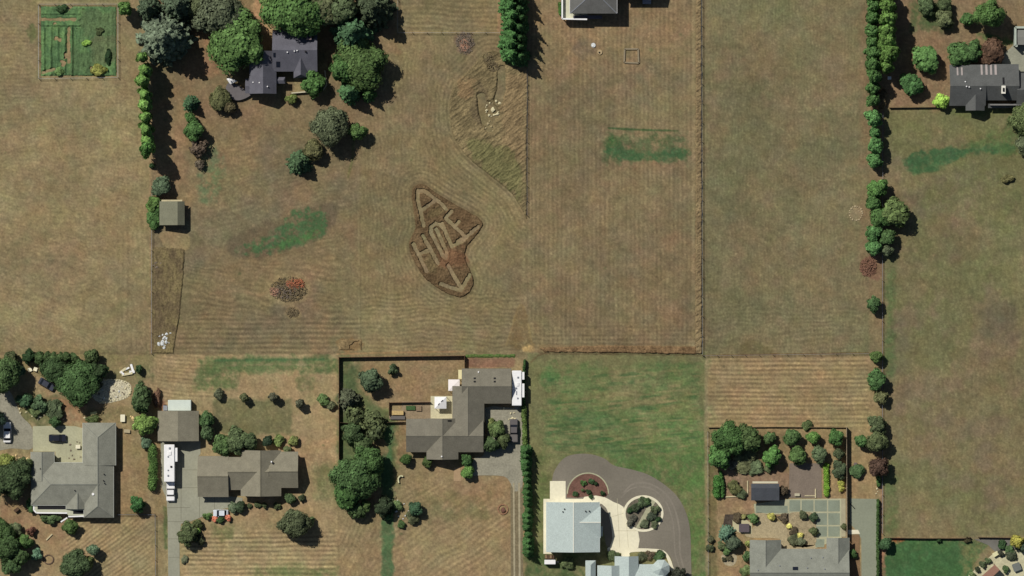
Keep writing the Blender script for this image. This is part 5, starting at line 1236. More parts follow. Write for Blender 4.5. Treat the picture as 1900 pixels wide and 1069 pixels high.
# --- long tan house plot
T('shrub', 291, 738, 8, 1.6, (118, 82, 66), "rusty brown dead shrub near the utility trailer", sy=2.0)
T('leafy', 384, 778, 13, 4, (72, 106, 60), "green shrub against the garage wall, upper of two", sy=1.2)
T('leafy', 384, 802, 13, 3.8, (76, 104, 66), "grey-green shrub against the garage wall, lower of two", sy=1.2)
T('leafy', 414, 826, 19, 4, (80, 112, 60), "rounded shrub above the long tan house, left of three")
T('leafy', 440, 818, 22, 4.4, (84, 104, 66), "rounded shrub above the long tan house, middle of three")
T('leafy', 464, 820, 15, 4, (72, 92, 58), "rounded shrub above the long tan house, right of three")
T('leafy', 498, 819, 10, 3, (48, 70, 52), "dark round bush behind the tan house cross gable")
T('shrub', 519, 819, 10, 2, (110, 132, 68), "yellow-green shrub behind the tan house cross gable")
T('shrub', 545, 818, 9, 1.8, (116, 128, 66), "yellow-green shrub behind the right end of the tan house")
T('shrub', 534, 834, 7, 1.8, (100, 116, 74), "small shrub touching the right wing of the tan house")
for i, (a, b, c_) in enumerate([(405, 732, (84, 92, 70)), (455, 737, (92, 100, 66)), (509, 736, (98, 100, 82)), (558, 747, (88, 92, 74))]):
    T('leafy', a, b, 10, 2.8, c_, "small orchard bush in the dry lawn above the tan house, %s from the left" % ORD[i], "small orchard bushes above the tan house")
T('shrub', 600, 743, 11, 2, (86, 116, 62), "green shrub at the right end of the orchard bush line")
T('shrub', 613, 752, 9, 1.6, (100, 108, 76), "grey shrub beside the board fence at the end of the orchard bush line")
T('leafy', 432, 941, 9, 2, (104, 124, 96), "pale round shrub at the corner of the concrete drive, left of a pair")
T('leafy', 446, 940, 10, 2.4, (58, 78, 54), "dark round shrub at the corner of the concrete drive, right of a pair")
for i, a in enumerate((463, 478, 491, 514)):
    T('shrub', a, 938 + (i == 3), 5.5, 1.0, (78, 92, 58), "tiny clipped shrub below the tan house, %s from the left" % ORD[i], "tiny clipped shrubs below the tan house")
T('leafy', 538, 926, 10, 2.4, (78, 104, 64), "round shrub at the bottom right corner of the tan house")
T('shrub', 560, 924, 6, 1.4, (62, 76, 50), "small dark shrub right of the tan house")
T('shrub', 397, 968, 8, 1.4, G, "flowering mound with red blooms below the silver car, left", name="flower_mound") if False else None
for i, a in enumerate((398, 423)):
    T('shrub', a, 961, 5.5, 1.2, (226, 118, 92), ("left", "right")[i] + " red flower mound in front of the silver white car", "red flower mounds", name="flower_mound")
T('shrub', 384, 957, 8, 1.2, (76, 108, 54), "green shrub left of the red flower mounds", sy=.8)
T('shrub', 411, 965, 8, 1.4, (66, 100, 54), "low green shrub between the two red flower mounds", sy=.7)
T('leafy', 349, 991, 19, 4, (84, 100, 62), "round olive tree on the right side of the long concrete drive")
T('shrub', 364, 985, 7, 1.6, (128, 172, 70), "bright light green shrub beside the round olive tree")
T('shrub', 368, 972, 9, 1.8, (84, 98, 56), "low olive shrub above the bright light green shrub")
T('shrub', 371, 1000, 9, 1.8, (72, 78, 52), "dull shrub in the shade of the round olive tree")
T('big', 548, 970, 26, 5.5, (84, 96, 66), "lone dark olive tree on the lawn below the tan house")
T('shrub', 575, 968, 9, 2.6, (88, 112, 70), "green shrub joined to the right of the lone olive tree")
T('shrub', 342, 1038, 6, .8, (112, 120, 92), "small pale weed by the drive near the bottom edge", sy=1.3)
# --- centre plot
T('leafy', 688, 705, 21, 5, (76, 98, 72), "grey-green tree with a black shadow in the top of the fenced plot")
T('shrub', 728, 687, 9, 2.4, (76, 98, 66), "small bush near the back board fence of the centre plot")
T('spruce', 648, 742, 24, 6, (84, 92, 72), "dull grey conifer against the left board fence")
T('sparse', 690, 780, 21, 4, (98, 112, 70), "thin olive tree in the middle of the left planting of the centre plot")
T('sparse', 660, 770, 18, 4, (90, 104, 64), "thin green tree beside the left board fence below the grey conifer")
T('leafy', 655, 805, 20, 5, (72, 98, 58), "dark green tree against the left board fence above the big green tree")
T('leafy', 672, 826, 17, 4.5, (82, 106, 62), "mid green tree just above the big green tree")
T('sparse', 697, 802, 16, 3.6, (78, 92, 60), "dark thin tree right of the dark green fence tree")
T('big', 660, 884, 38, 7.5, (72, 108, 58), "big leafy tree on the left side of the centre plot")
T('big', 686, 856, 27, 6.5, (78, 118, 60), "upper right lobe tree joined to the big leafy tree")
T('leafy', 646, 914, 26, 6.5, (70, 112, 54), "lower left tree joined to the big leafy tree")
T('leafy', 662, 945, 16, 3.6, (76, 104, 58), "small tree directly below the big leafy tree")
T('leafy', 678, 938, 11, 3, (84, 112, 58), "round shrub below the big leafy tree, right of the small tree")
T('leafy', 712, 940, 17, 4, (58, 76, 52), "dark round bush left of the shrub island on the front lawn")
T('shrub', 722, 955, 9, 1.5, (66, 104, 56), "low shrub under the dark round bush on the front lawn")
T('shrub', 737, 938, 10, 1.3, (90, 116, 68), "light shrub in the island bed, upper left")
T('leafy', 771, 943, 13, 3, (60, 98, 70), "teal round bush at the right of the island bed")
T('shrub', 763, 960, 12, 1.8, (84, 92, 64), "dull shrub at the lower right of the island bed")
T('shrub', 745, 973, 7, 1.2, (72, 104, 56), "tiny shrub at the bottom tip of the island bed")
T('leafy', 754, 853, 10, 2.6, (80, 118, 56), "round bush by the left front corner of the centre house")
T('leafy', 793, 857, 9.5, 2.4, (78, 104, 52), "round bush in front of the centre house, second from the left")
T('leafy', 867, 855, 11, 2.8, (66, 108, 56), "green ball bush beside the gravel drive, upper of two")
T('leafy', 868, 876, 11.5, 2.8, (98, 148, 66), "bright ball bush beside the gravel drive, lower of two")
T('leafy', 910, 822, 15, 3.4, (68, 92, 54), "dark bush at the lower end of the bed beside the centre house")
T('leafy', 922, 795, 15, 3, (86, 110, 60), "green bush in the bed between the centre house and dark pickup")
T('leafy', 934, 816, 13, 3, (82, 98, 58), "olive bush in the bed nearest the dark pickup")
T('shrub', 911, 785, 7, 1.4, (112, 124, 66), "yellowish shrub at the top of the bed beside the centre house")
for i in range(18):
    T('conifer', 976.5 + i * .25, 834 + i * 11.2, 11.0, 4.4, (66, 114, 58), "narrow conifer in the lane side row, %s from the top" % ORD[i], "conifers in the row along the gravel lane")
# --- island and barn plants
for i, (a, b, r_, c_) in enumerate([(940, 520, 7, DG), (1020, 470, 9, (72, 92, 62)), (1075, 450, 8, (70, 98, 58)), (985, 500, 8, (64, 80, 56)), (960, 590, 7, (84, 84, 78)), (1110, 575, 9, (64, 76, 62)), (1145, 505, 8, (82, 96, 66)), (1165, 600, 6, DG), (1060, 640, 8, (86, 98, 74)), (1140, 640, 7, (88, 100, 72)), (930, 630, 6, (92, 92, 84))]):
    px_, py_ = zb(a, b)
    T('shrub', px_, py_, r_, .9 + .1 * (i % 4), c_, "low shrub in the round driveway island, %s going from upper left to lower right" % ORD[i], "low shrubs in the round driveway island")
for i, (a, b, r_, c_) in enumerate([(540, 292, 5, G), (612, 280, 4.5, DG), (658, 300, 3, DG), (548, 350, 4, (84, 110, 66)), (585, 372, 5, DG), (702, 375, 3.5, DG), (484, 385, 4, DG), (612, 410, 4, DG)]):
    px_, py_ = zb(a, b)
    T('shrub', px_, py_, r_, .9, c_, "small plant dotted in the red mulch bed, %s from the top" % ORD[i], "small plants in the red mulch bed")
for i, (a, b, r_, c_) in enumerate([(800, 905, 9, (74, 92, 58)), (1040, 905, 8, (84, 92, 66)), (1100, 895, 8, (104, 88, 72)), (1180, 905, 9, (66, 98, 58)), (420, 965, 12, (82, 98, 60))]):
    px_, py_ = zb(a, b)
    T('shrub', px_, py_, r_, 1.3, c_, "foundation shrub near the pale turreted house, %s in reading order" % ORD[i], "foundation shrubs around the pale turreted house")
T('leafy', 1258, 1066, 14, 4, (60, 66, 56), "dark tree at the bottom edge right of the turret")
# --- orchard garden
orch = [('big', 1352, 812, 28, 5.6, G, "largest leafy tree in the top left corner of the orchard garden"), ('leafy', 1385, 815, 24, 5, (80, 108, 58), "leafy tree overlapping the largest orchard tree on its right"),
 ('leafy', 1335, 846, 22, 5, (82, 134, 64), "bright tree directly below the largest orchard tree"), ('leafy', 1428, 812, 11, 2.6, (84, 118, 66), "small young tree in the orchard top row beside the large trees"),
 ('leafy', 1468, 811, 15, 3.8, (80, 116, 62), "rounded tree in the orchard top row, second from the large trees"), ('leafy', 1508, 813, 12, 3.2, (100, 152, 66), "brightest small tree in the orchard top row"),
 ('leafy', 1550, 811, 14.5, 3.8, (74, 122, 58), "dark ball tree at the right end of the orchard top row"), ('leafy', 1431, 847, 17, 4, (86, 142, 64), "bright round tree in the orchard second row, left"),
 ('leafy', 1479, 845, 16, 3.6, (84, 120, 60), "leafy tree at the top of the gravel square"), ('leafy', 1521, 842, 15, 3, (86, 108, 74), "grey-green tree right of the gravel square top"),
 ('leafy', 1556, 842, 10, 2.6, (84, 100, 68), "dull shrub beside the tall fence in the orchard second row"), ('shrub', 1385, 852, 20, 1.4, (92, 98, 66), "low tangle of shrubs in the middle of the orchard garden"),
 ('shrub', 1362, 862, 11, 1.2, (108, 104, 90), "grey low shrub below the bright orchard tree"), ('shrub', 1402, 868, 13, 1.3, (92, 112, 78), "sage green low shrub beside the brown gravel strip"), ('shrub', 1428, 868, 9, 1.3, (84, 98, 62), "small low shrub under the bright round orchard tree"),
 ('leafy', 1557, 872, 15, 2.8, (76, 94, 66), "grey-green round bush on the garden side of the tall fence"), ('leafy', 1590, 874, 13, 1.8, (72, 104, 62), "green bush on the far side of the tall fence"),
 ('shrub', 1365, 903, 12, 1.8, (98, 104, 60), "reddish green shrub left of the black-roofed shed"), ('shrub', 1376, 916, 9, 1.2, (88, 104, 72), "low shrub touching the left side of the black-roofed shed"),
 ('leafy', 1451, 911, 10, 2.2, (86, 72, 58), "dark brown bush behind the right end of the black-roofed shed"), ('shrub', 1560, 895, 7, 1.2, (168, 172, 66), "yellow shrub beside the tall fence, upper"), ('shrub', 1560, 907, 6, 1.2, (160, 160, 64), "yellow shrub beside the tall fence, lower"),
 ('shrub', 1498, 791, 9, 1.2, (78, 96, 54), "flat bush on the rail fence at the orchard top")]
for a in orch: T(*a)
for (a, b, r_, h_, c_, lb_, kd) in [(320, 600, 17, 3.6, (84, 124, 104), "blue-green conifer by the beige pad of the patio house", 'conifer'), (380, 690, 13, 3, (82, 100, 80), "grey-green bush in the shadow of the blue-green conifer", 'leafy'),
   (262, 720, 8, 1.4, (92, 108, 70), "small shrub below left of the blue-green conifer", 'shrub'), (330, 765, 8, 1.4, (84, 120, 66), "small green shrub below the blue-green conifer", 'shrub'),
   (150, 735, 7, 1.2, (72, 84, 56), "dark shrub against the paddock fence left of the patio house", 'shrub'), (155, 655, 6, 1.2, (84, 88, 62), "olive shrub against the paddock fence above the dark one", 'shrub'), (520, 825, 9, 1.8, (74, 108, 62), "green shrub against the left wall of the patio house", 'shrub'), (535, 700, 6, 1.4, (134, 146, 70), "yellowish shrub at the corner of the left patio gable", 'shrub'),
   (585, 445, 9, 2, (90, 132, 70), "round green shrub right of the hot tub pad", 'leafy'), (765, 425, 7, 1.6, (206, 200, 90), "bright yellow round shrub above the tan terrace", 'leafy'), (1080, 415, 8, 1.6, (78, 88, 60), "dark cone bush at the top of the gravel garden", 'leafy'),
   (1190, 430, 8, 1.6, (66, 92, 62), "dark bush in the right column of the gravel garden, upper", 'leafy'), (1195, 575, 8, 1.6, (86, 100, 62), "olive bush in the right column of the gravel garden, lower", 'leafy'), (945, 522, 5, 1.0, (226, 220, 110), "pale yellow ball shrub at the left tip of the gravel garden", 'leafy'),
   (1052, 612, 6, 1.0, (196, 186, 84), "yellow shrub near the bottom of the gravel garden", 'leafy'), (990, 660, 10, 1.2, (86, 92, 66), "dark low shrub at the bottom left of the gravel garden", 'shrub'), (1060, 680, 9, 1.2, (90, 98, 74), "dark low shrub at the bottom of the gravel garden beside its twin", 'shrub'), (990, 575, 8, .8, (84, 72, 56), "brown low shrub in the middle of the gravel garden", 'shrub'),
   (895, 435, 8, .7, (96, 82, 66), "brown low plant in the dark wedge bed", 'shrub'), (1498, 525, 6, 1.6, (88, 98, 62), "small bush against the tall fence opposite the path", 'leafy'), (1585, 800, 8, 1.8, (74, 118, 60), "green bush right of the patio house wall", 'leafy'), (420, 440, 9, .9, (92, 78, 60), "brown low plant in the dark bed above the hot tub", 'shrub'),
   (490, 425, 5, .8, (150, 146, 84), "pale flowering plant in the dark bed above the hot tub", 'shrub'), (350, 850, 6, .7, (74, 70, 52), "dark plant in the pale gravel circle", 'shrub'), (500, 960, 10, 1.2, (100, 122, 72), "light shrub by the left wall of the patio house near the bottom", 'shrub'), (290, 858, 4, .7, (64, 66, 48), "tiny dark plant at the left of the pale gravel circle", 'shrub')]:
    px_, py_ = zq(a, b); T(kd, px_, py_, r_, h_, c_, lb_)
# --- bottom right corner
T('leafy', 1643, 1010, 11.5, 3, (70, 110, 70), "round green bush at the top left of the corner lawn")
T('leafy', 1886, 1004, 12, 3.4, (178, 170, 62), "yellow tree near the bottom right corner")
T('leafy', 1898, 1016, 9, 3, (70, 92, 76), "dark bush right of the yellow tree")
for i, (a, b, r_, c_) in enumerate([(1375, 780, 7, DG), (1430, 830, 8, (72, 104, 62)), (1345, 870, 6, (66, 70, 60)), (1240, 930, 7, (82, 104, 66)), (1185, 970, 6, (80, 96, 66)), (1150, 1010, 6, (70, 82, 60)), (1440, 880, 8, (66, 76, 58)), (1085, 1050, 5, (104, 128, 78)), (1400, 1010, 6, (78, 108, 64)), (1060, 750, 6, (70, 66, 44)), (790, 745, 5, DG)]):
    px_, py_ = zr_(a, b)
    T('shrub', px_, py_, r_, 1.1, c_, "patio edge shrub in the bottom right corner, %s counted in the planting" % ORD[i], "patio edge shrubs in the bottom right corner")
# --- garden plot plants
T('shrub', 183, 130, 13, 1.6, (134, 138, 58), "yellow-brown shrub in the bottom right of the vegetable plot", sy=.8)
T('shrub', 160, 80, 9, 1.0, (122, 172, 62), "lime green plant in the middle of the vegetable plot", sy=.6)
T('shrub', 115, 16, 12, 1.2, DG, "dark leafy plant along the top of the vegetable plot", sy=.6)
T('shrub', 186, 58, 7, 1.0, (70, 84, 50), "dark plant in the upper right of the vegetable plot")
T('shrub', 202, 108, 6, 1.2, (44, 74, 44), "dark upright plants on the right side of the vegetable plot", sy=2.2)
T('shrub', 110, 133, 8, 1.0, (98, 138, 74), "pale green plant at the bottom left of the vegetable plot")

# clipped hedges
def hedge(name, pts, wpx, hgt, rgb, label, seed):
    rng = np.random.default_rng(seed); vs, fs = [], []
    tot = sum(math.hypot(b[0] - a[0], b[1] - a[1]) for a, b in zip(pts[:-1], pts[1:])) * S
    w = wpx * S; o = (X(pts[0][0]), Y(pts[0][1]))
    n = int(tot / (w * .45)) + 1
    for k in range(n):
        d = tot * (k + .5) / n; a = pts[0]; b = pts[-1]
        for p, q in zip(pts[:-1], pts[1:]):
            l = math.hypot(q[0] - p[0], q[1] - p[1]) * S
            if d <= l: a = p; b = q; break
            d -= l
        else: a, b = pts[-2], pts[-1]; d = math.hypot(b[0] - a[0], b[1] - a[1]) * S
        l = math.hypot(b[0] - a[0], b[1] - a[1]) * S; t = d / l
        c = np.array([X(a[0] + (b[0] - a[0]) * t) - o[0], Y(a[1] + (b[1] - a[1]) * t) - o[1], hgt * .52]) + rng.uniform(-.08, .08, 3) * w
        e = np.array([w * .5, w * .5, hgt * .48]) * rng.uniform(.88, 1.12)
        m = int(150 * max(w / 1.2, .6)); dd = rng.standard_normal((m, 3)); dd[:, 2] = dd[:, 2] * .8 + .3; dd /= np.linalg.norm(dd, axis=1, keepdims=True)
        nn = dd + .5 * rng.standard_normal((m, 3)); nn /= np.linalg.norm(nn, axis=1, keepdims=True)
        v, f = quads_from(c + dd * e * rng.uniform(.85, 1.08, (m, 1)), nn, .13 * rng.uniform(.7, 1.3, m), rng); vs.append(v); fs.append(f)
        v, f = ICO1; v = v * e * .85 + c; f4 = [g + [g[0]] for g in f]; vs.append(v); fs.append(f)
    V = []; F = []; k = 0
    for v, f in zip(vs, fs): V.append(v); F += [[q + k for q in g] for g in (f if isinstance(f, list) else f.tolist())]; k += len(v)
    me = bpy.data.meshes.new(name); me.from_pydata(np.concatenate(V).tolist(), [], F); me.update(); me.materials.append(LEAF)
    ob = bpy.data.objects.new(name, me); col.objects.link(ob); ob.location = (o[0], o[1], 0)
    v = lin(rgb) * LEAFGAIN; ob.color = (float(v[0]), float(v[1]), float(v[2]), 1)
    return tag(ob, label, "hedge")
hedge("clipped_hedge", [(972, 755), (973, 790), (974, 832)], 9, 1.5, (100, 122, 66), "narrow clipped hedge beside the gravel drive below the second trailer", 1)
hedge("clipped_hedge", [(974, 668), (972, 690), (972, 750)], 5, 1.6, (64, 92, 52), "thin dark hedge squeezed along the right side of the second trailer", 2)
hedge("clipped_hedge", [(1629, 927), (1628, 1000), (1629, 1075)], 5, 1.5, (68, 92, 52), "long thin dark hedge on the right of the grey driveway", 3)
hedge("clipped_hedge", [(282, 828), (285, 860), (283, 905)], 17, 2.6, (84, 112, 60), "long shaggy hedge on the left of the white travel trailer", 4)
hedge("clipped_hedge", [(1533, 862), (1533, 890), (1534, 920)], 10, 1.0, (120, 158, 62), "bright yellow-green hedge on the right of the gravel square", 5)
hedge("clipped_hedge", [(1330, 885), (1330, 905), (1330, 922)], 14, 1.6, (78, 122, 62), "short thick hedge at the left edge of the orchard garden", 6)
hedge("clipped_hedge", [(1336, 875), (1341, 895), (1341, 922)], 6, 1.2, (70, 108, 56), "narrow hedge strip beside the short thick hedge", 7)
hedge("clipped_hedge", [(1629, 882), (1630, 902)], 7, 1.2, (84, 116, 66), "stub of hedge below the purple-leaved tree", 8)
hedge("clipped_hedge", [(1038, 6), (1040, 28)], 6, 1.2, (78, 112, 56), "small hedge left of the white deck rail at the top edge", 9)

# ------------------------------------------------------------------ small things
def rocks(name, label, cat, spots, m, z=.02, child="stone"):
    r_ = empty(name, spots[0][0], spots[0][1], label, cat)
    for k, (px, py, r) in enumerate(spots): MB().rock(X(px), Y(py), z, r * S, 900 + k).build(child, m, r_)
    return r_
STONE = mat("pale_stone", (206, 194, 154), .15, 2); WSTONE = mat("white_stone", (206, 206, 200), .12, 2); BRUSH = mat("rusty_brush", (168, 104, 74), .25, 3); GBRUSH = mat("grey_brush", (120, 106, 90), .3, 3)
fp = [(914, 204, 4.5)] + [(914 + 13 * math.cos(a) * random.uniform(.85, 1.1), 203 + 12 * math.sin(a) * random.uniform(.85, 1.1), random.uniform(1.4, 2.6)) for a in np.linspace(0, 6.0, 15)] + [(920, 188, 2.5), (927, 192, 3), (913, 183, 1.5)]
rocks("fire_pit", "ring of pale stones round a central slab in the uncut grass", "fire pit", fp, STONE, .05)
rocks("stepping_stones", "loose pale stones below the fire pit ring", "stones", [(905, 230, 2.5), (912, 235, 2.2), (922, 230, 2.6), (900, 238, 2), (925, 240, 1.8), (915, 243, 1.8), (908, 225, 1.6)], mat("dull_stone", (166, 150, 112), .15, 2), .02)
rocks("rock_heap", "heap of white rubble at the bottom of the overgrown strip", "rock heap", [(303 + random.gauss(0, 5), 628 + random.gauss(0, 10), random.uniform(1.5, 4)) for _ in range(26)], WSTONE, .1)
rocks("rock_heap", "few grey-brown boulders near the top of the overgrown strip", "rock heap", [(292 + random.gauss(0, 5), 487 + random.gauss(0, 9), random.uniform(1.5, 3)) for _ in range(12)], GBRUSH, .1)
rocks("stone_ring", "round pale ring of small stones at the right hedge row", "stone ring", [(1588 + 12 * math.cos(a), 396 + 13 * math.sin(a), random.uniform(1.1, 1.8)) for a in np.linspace(0, 6.0, 18)] + [(1593, 392, 1.5)], mat("chalk_stone", (180, 162, 128), .1, 2), 0)
def ring_line(name, pts, w, h, m, label, cat):
    b = MB(); n = len(pts)
    for i in range(n): b.bar((X(pts[i][0]), Y(pts[i][1]), h / 2), (X(pts[(i + 1) % n][0]), Y(pts[(i + 1) % n][1]), h / 2), w * S, h)
    return tag(b.build(name, m), label, cat)
bp = empty("brush_pile", 535, 536, "oval burn pile of grey and orange brush in the left middle field", "brush pile")
def twigs(cx, cy, rx, ry, n, m, root, seed, hh=.8):
    rg = random.Random(seed); b = MB()
    for _ in range(n):
        a = rg.uniform(0, 6.28); q = math.sqrt(rg.random()); x, y = X(cx + rx * q * math.cos(a)), Y(cy + ry * q * math.sin(a)); d = rg.uniform(0, 3.14); l = rg.uniform(.25, .9); z = rg.uniform(.05, hh * (1.1 - q))
        b.bar((x - l / 2 * math.cos(d), y - l / 2 * math.sin(d), z), (x + l / 2 * math.cos(d), y + l / 2 * math.sin(d), z + rg.uniform(-.1, .25)), rg.uniform(.06, .2))
    return b.build("branches", m, root)
twigs(535, 537, 34, 23, 420, mat("olive_brush", (112, 98, 72), .3, 3), bp, 1); twigs(530, 540, 24, 15, 200, GBRUSH, bp, 2, .9); twigs(547, 528, 17, 11, 170, BRUSH, bp, 3, 1.1); twigs(510, 541, 10, 8, 80, mat("pink_brush", (176, 134, 108), .2, 3), bp, 4, .9)
b2 = empty("brush_pile", 543, 580, "small round brush heap below the oval burn pile", "brush pile"); twigs(543, 580, 11, 9, 130, mat("olive_brush", (112, 98, 72), .3, 3), b2, 5, .5)
b3 = empty("brush_pile", 862, 80, "brown brush heap under the paddock fence at top centre", "brush pile"); twigs(863, 80, 17, 20, 260, GBRUSH, b3, 6, .6); twigs(862, 84, 10, 12, 90, mat("pink_brush", (176, 134, 108), .2, 3), b3, 7, .7)
b4 = empty("brush_pile", 1612, 497, "reddish brown brush heap on the right fence line", "brush pile"); twigs(1611, 495, 15, 18, 420, mat("red_brush", (128, 94, 74), .3, 3), b4, 8, .9)
b5 = empty("brush_pile", 935, 118, "scattered brown cuttings at the top of the teardrop of uncut grass", "brush pile"); twigs(910, 118, 18, 20, 170, mat("olive_brush", (112, 98, 72), .3, 3), b5, 9, .5)
ring_line("raised_bed", [(1159, 91), (1184, 91), (1185, 117), (1158, 116)], 3, .35, mat("grey_timber", (140, 126, 100), .1, 2), "empty square timber raised bed frame on the top middle field", "raised bed")
def wellcap(px, py, r, label, m, hole):
    r_ = empty("well_cap", px, py, label, "well cap"); MB().cyl(X(px), Y(py), 0, r * S, r * S * .9, .3, 14).build("lid", m, r_)
    MB().cyl(X(px) - .1, Y(py) - .1, .3, r * S * .35, r * S * .3, .12, 10).build("hatch", hole, r_)
wellcap(1101, 84, 4.5, "pale concrete well cap, upper left of two on the top field", WSTONE, WHITE); wellcap(1113, 97, 5, "tan concrete well cap with dark hatch, lower right of two", mat("tan_cap", (172, 150, 112), .1, 2), BLACK)
def bigbox(name, px, py, sx, sy, h, rot, m, label, cat, lid=None):
    r_ = empty(name, px, py, label, cat, rot=rot); MB().rbox(0, 0, .02, sx, sy, h, min(sx, sy) * .12, 2).build("body", m, r_, True)
    MB().rbox(0, 0, h + .02, sx * 1.04, sy * 1.04, .08, min(sx, sy) * .12, 2).build("lid", lid or m, r_, True); return r_
bigbox("utility_box", 1650, 145, .9, .8, .8, 0, WHITE, "small white utility box at the foot of the upper right hedge row", "utility box")
bigbox("hot_tub", 1380.5, 979.5, 2.6, 2.1, .85, 0, mat("tub_shell", (66, 58, 56), .1, 2), "dark covered hot tub on the beige pad left of the tan terrace", "hot tub", mat("tub_cover", (92, 82, 84), .1, 2))
bigbox("hot_tub", 1886, 1052, 2.0, 2.0, .8, 20, mat("tub_grey", (96, 98, 92), .1, 2), "grey hot tub on the pale patio in the bottom right corner", "hot tub", mat("tub_lid_grey", (112, 114, 106), .1, 2))
bigbox("garden_box", 1847, 1028, 1.5, 1.0, .8, 30, mat("cream_box", (216, 208, 160), .05, 2), "cream storage box at the edge of the bottom right patio", "box")
bigbox("garden_box", 31, 946, 1.3, .8, .9, 35, mat("pale_crate", (226, 206, 160), .08, 2), "pale wooden box with a black shadow left of the veranda", "box", DARKWOOD)
bigbox("stone_bench", 1479, 918, 1.3, .7, .5, 0, mat("pale_bench", (186, 176, 146), .08, 2), "pale stone bench at the bottom edge of the gravel square", "bench")
lg = empty("edging_logs", 1510, 914, "pale timber edging beside the stone bench on the gravel square", "timber edging")
MB().bar((X(1493), Y(920), .12), (X(1512), Y(920), .12), .25).build("timber", PALE_WOOD, lg); MB().bar((X(1513), Y(907), .12), (X(1513), Y(924), .12), .3).build("timber", PALE_WOOD, lg)
e2 = empty("edging_logs", 1365, 922, "pale timber edging left of the black-roofed shed", "timber edging")
MB().bar((X(1346), Y(922), .12), (X(1388), Y(920), .12), .28).build("timber", PALE_WOOD, e2); MB().bar((X(1387), Y(892), .12), (X(1387), Y(921), .12), .28).build("timber", PALE_WOOD, e2)
bigbox("planter", 1587, 868, .8, 2.6, .7, 0, mat("dark_planter", (72, 64, 60), .1, 2), "dark rectangular planter among the bushes beyond the tall fence", "planter", mat("planter_soil", (112, 98, 92), .2, 3))
# rock garden edging and white clutter at lower left
rg_ = rocks("rock_garden", "oval rock garden edged in pale stone beside the broad dark tree", "rock garden", [(a + random.gauss(0, .6), b + random.gauss(0, .6), random.uniform(1.2, 2.2)) for a, b in smooth_poly([(192, 704), (212, 705), (232, 709), (242, 720), (240, 732), (225, 740), (200, 744), (186, 748)], 4, False)], STONE, .05)
for k in range(22):
    MB().rock(X(random.uniform(180, 235)), Y(random.uniform(712, 742)), .04, random.uniform(.12, .32), 2000 + k, .6).build("stone", random.choice([STONE, WSTONE, GBRUSH]), rg_)
tb = empty("timber_heap", 238, 687, "jumble of white boards above the rock garden", "board heap")
for a, b, c, d in ((222, 692, 234, 683), (226, 696, 246, 692), (243, 676, 248, 692), (232, 686, 240, 682), (224, 689, 230, 695), (240, 690, 250, 690)): MB().bar((X(a), Y(b), random.uniform(.2, .5)), (X(c), Y(d), random.uniform(.2, .5)), random.uniform(.4, .7), .12).build("board", STONE if b > 690 else WHITE, tb)
def chair(px, py, rot, m, label, sc=1.0, group=None):
    r_ = empty("garden_chair", px, py, label, "chair", group, rot=rot)
    MB().box(0, 0, .4, .6 * sc, .6 * sc, .07).build("seat", m, r_, True); MB().box(-.28 * sc, 0, .47, .07, .6 * sc, .5).build("backrest", m, r_, True)
    for i in (-1, 1):
        for j in (-1, 1): MB().box(i * .25 * sc, j * .25 * sc, 0, .06, .06, .4).build("leg", m, r_, True)
IV = mat("ivory_paint", (232, 222, 190), .06, 2)
chair(56, 686, 20, IV, "ivory garden chair near the left edge tree, left of a pair", 1.6); chair(66, 685, 70, IV, "ivory garden chair near the left edge tree, right of a pair", 1.6)
def table(px, py, sx, sy, rot, m, label, hh=.74):
    r_ = empty("garden_table", px, py, label, "table", rot=rot); MB().rbox(0, 0, hh - .06, sx, sy, .06, .1, 2).build("tabletop", m, r_, True)
    for i in (-1, 1):
        for j in (-1, 1): MB().box(i * (sx / 2 - .12), j * (sy / 2 - .12), 0, .07, .07, hh - .06).build("leg", m, r_, True)
table(228, 776, 1.2, 1.9, 0, IV, "ivory table right of the L-shaped house gable"); table(174, 767, 1.7, .8, 12, mat("yellow_board", (222, 208, 140), .06, 2), "yellow bench table above the L-shaped house", .5)
table(145, 829, 1.2, 1.0, 0, IV, "ivory table on the courtyard beside the L-shaped house"); table(236, 800, 1.6, .9, -5, mat("tan_table", (176, 160, 126), .08, 2), "tan table in the narrow yard right of the L-shaped house", .5)
rocks("boulders", "yellowish boulders by the light green tree right of the L-shaped house", "boulders", [(246, 776, 3.2), (243, 773, 2.0), (248, 780, 2.2)], mat("yellow_stone", (222, 192, 136), .12, 2))
rocks("boulders", "scattered pale boulders along the drive edge above the parking pad", "boulders", [(36, 759, 2), (38, 766, 2.2), (49, 765, 2.4), (60, 772, 1.6), (75, 774, 3.0), (83, 770, 2.0), (70, 778, 1.8), (118, 778, 1.8), (157, 775, 2.4)], STONE)
rocks("boulders", "yellow stones in the planting left of the L-shaped house", "boulders", [(24, 848, 2.6), (30, 845, 2.4), (36, 850, 2.0), (50, 851, 2.2), (40, 921, 2.4)], mat("yellow_stone", (222, 192, 136), .12, 2))
rocks("boulders", "pale stones and pots in the courtyard of the L-shaped house", "boulders", [(131, 836, 2), (134, 845, 1.8), (143, 820, 2), (130, 825, 1.8), (150, 848, 1.5), (138, 852, 2.2), (128, 850, 1.5), (148, 822, 1.8)], GBRUSH)
rocks("boulders", "white stones spotted through the island bed on the front lawn", "boulders", [(725, 927, 1.2), (738, 929, 1.6), (750, 935, 1.6), (735, 949, 2), (740, 958, 1.4), (758, 948, 1.2), (752, 957, 1.6), (748, 963, 1.8)], WSTONE)
lo = empty("log", 91, 997, "pale fallen log on the lawn below the L-shaped house", "log"); MB().bar((X(86), Y(1002), .15), (X(97), Y(991), .15), .32).build("trunk", PALE_WOOD, lo)
ring_line("planter_ring", ell(90, 1038, 9, 8.5, 14), 2, .25, mat("brown_ring", (104, 84, 68), .15, 2), "brown earth ring right of the mint green shrub", "planting ring")
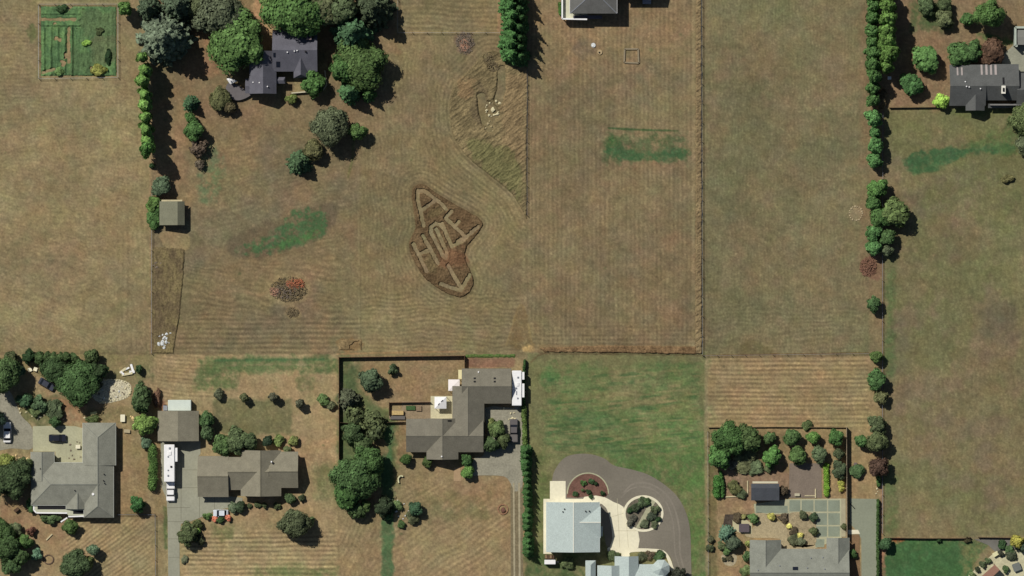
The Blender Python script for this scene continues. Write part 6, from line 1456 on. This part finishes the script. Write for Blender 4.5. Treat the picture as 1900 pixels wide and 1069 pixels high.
ring_line("planter_ring", ell(933, 945, 9, 9, 14), 2.2, .25, mat("red_ring", (150, 112, 84), .15, 2), "reddish planting ring beside the gravel lane", "planting ring"); rocks("ring_plant", "red-brown mound inside the planting ring beside the gravel lane", "mound", [(933, 947, 5)], mat("red_mound", (112, 78, 64), .2, 2), 0)
cs = MB(); pts = smooth_poly([(748, 884), (743, 883), (739, 888), (740, 896)], 5, False)
for a, b in zip(pts[:-1], pts[1:]): cs.bar((X(a[0]), Y(a[1]), .35), (X(b[0]), Y(b[1]), .35), .35, .6)
tag(cs.build("garden_bench", mat("cream_bench", (206, 200, 156), .06, 2)), "curved cream garden bench on the lawn below the centre house", "bench")
rb_ = empty("raised_bed", 765, 758, "planted raised beds inside the kitchen garden fence of the centre house", "raised bed")
MB().box(X(762), Y(757), .06, 2.4, 1.1, .4).build("bed", mat("bed_green", (66, 92, 52), .25, 3), rb_); MB().box(X(777), Y(758), .06, 1.4, 1.3, .4).build("bed", mat("bed_soil", (132, 112, 88), .2, 3), rb_)
sb = empty("log_store", 738, 766, "tan log store in the corner of the kitchen garden fence", "log store"); MB().box(X(738), Y(766), .06, 3.0, 1.1, .9).build("logs", mat("tan_logs", (190, 162, 108), .2, 3), sb); MB().box(X(738), Y(775), .06, 3.8, .9, .5).build("base", mat("grey_slab", (104, 98, 92), .1, 2), sb)
rocks("boulders", "scattered blocks between the second trailer and the dark pickup", "boulders", [(935, 758, 2.4), (948, 767, 2.2), (954, 766, 2), (950, 776, 2.4), (956, 777, 2.2), (945, 778, 1.8)], STONE, .06)
rocks("boulders", "small pale stones beyond the tall fence near the right fence line", "boulders", [(1627, 907, 1.8), (1626, 916, 1.6), (1629, 912, 1.4)], STONE)
bn = empty("steel_bar", 1583, 942, "dark narrow bar lying on the grey driveway beside the tall fence", "bar"); MB().bar((X(1577), Y(934), ZB + .1), (X(1586), Y(944), ZB + .1), .2).build("beam", BLACK, bn)
pt = MB().rbox(X(400), Y(0), 0, .1, .1, .1, .02, 1) if False else None
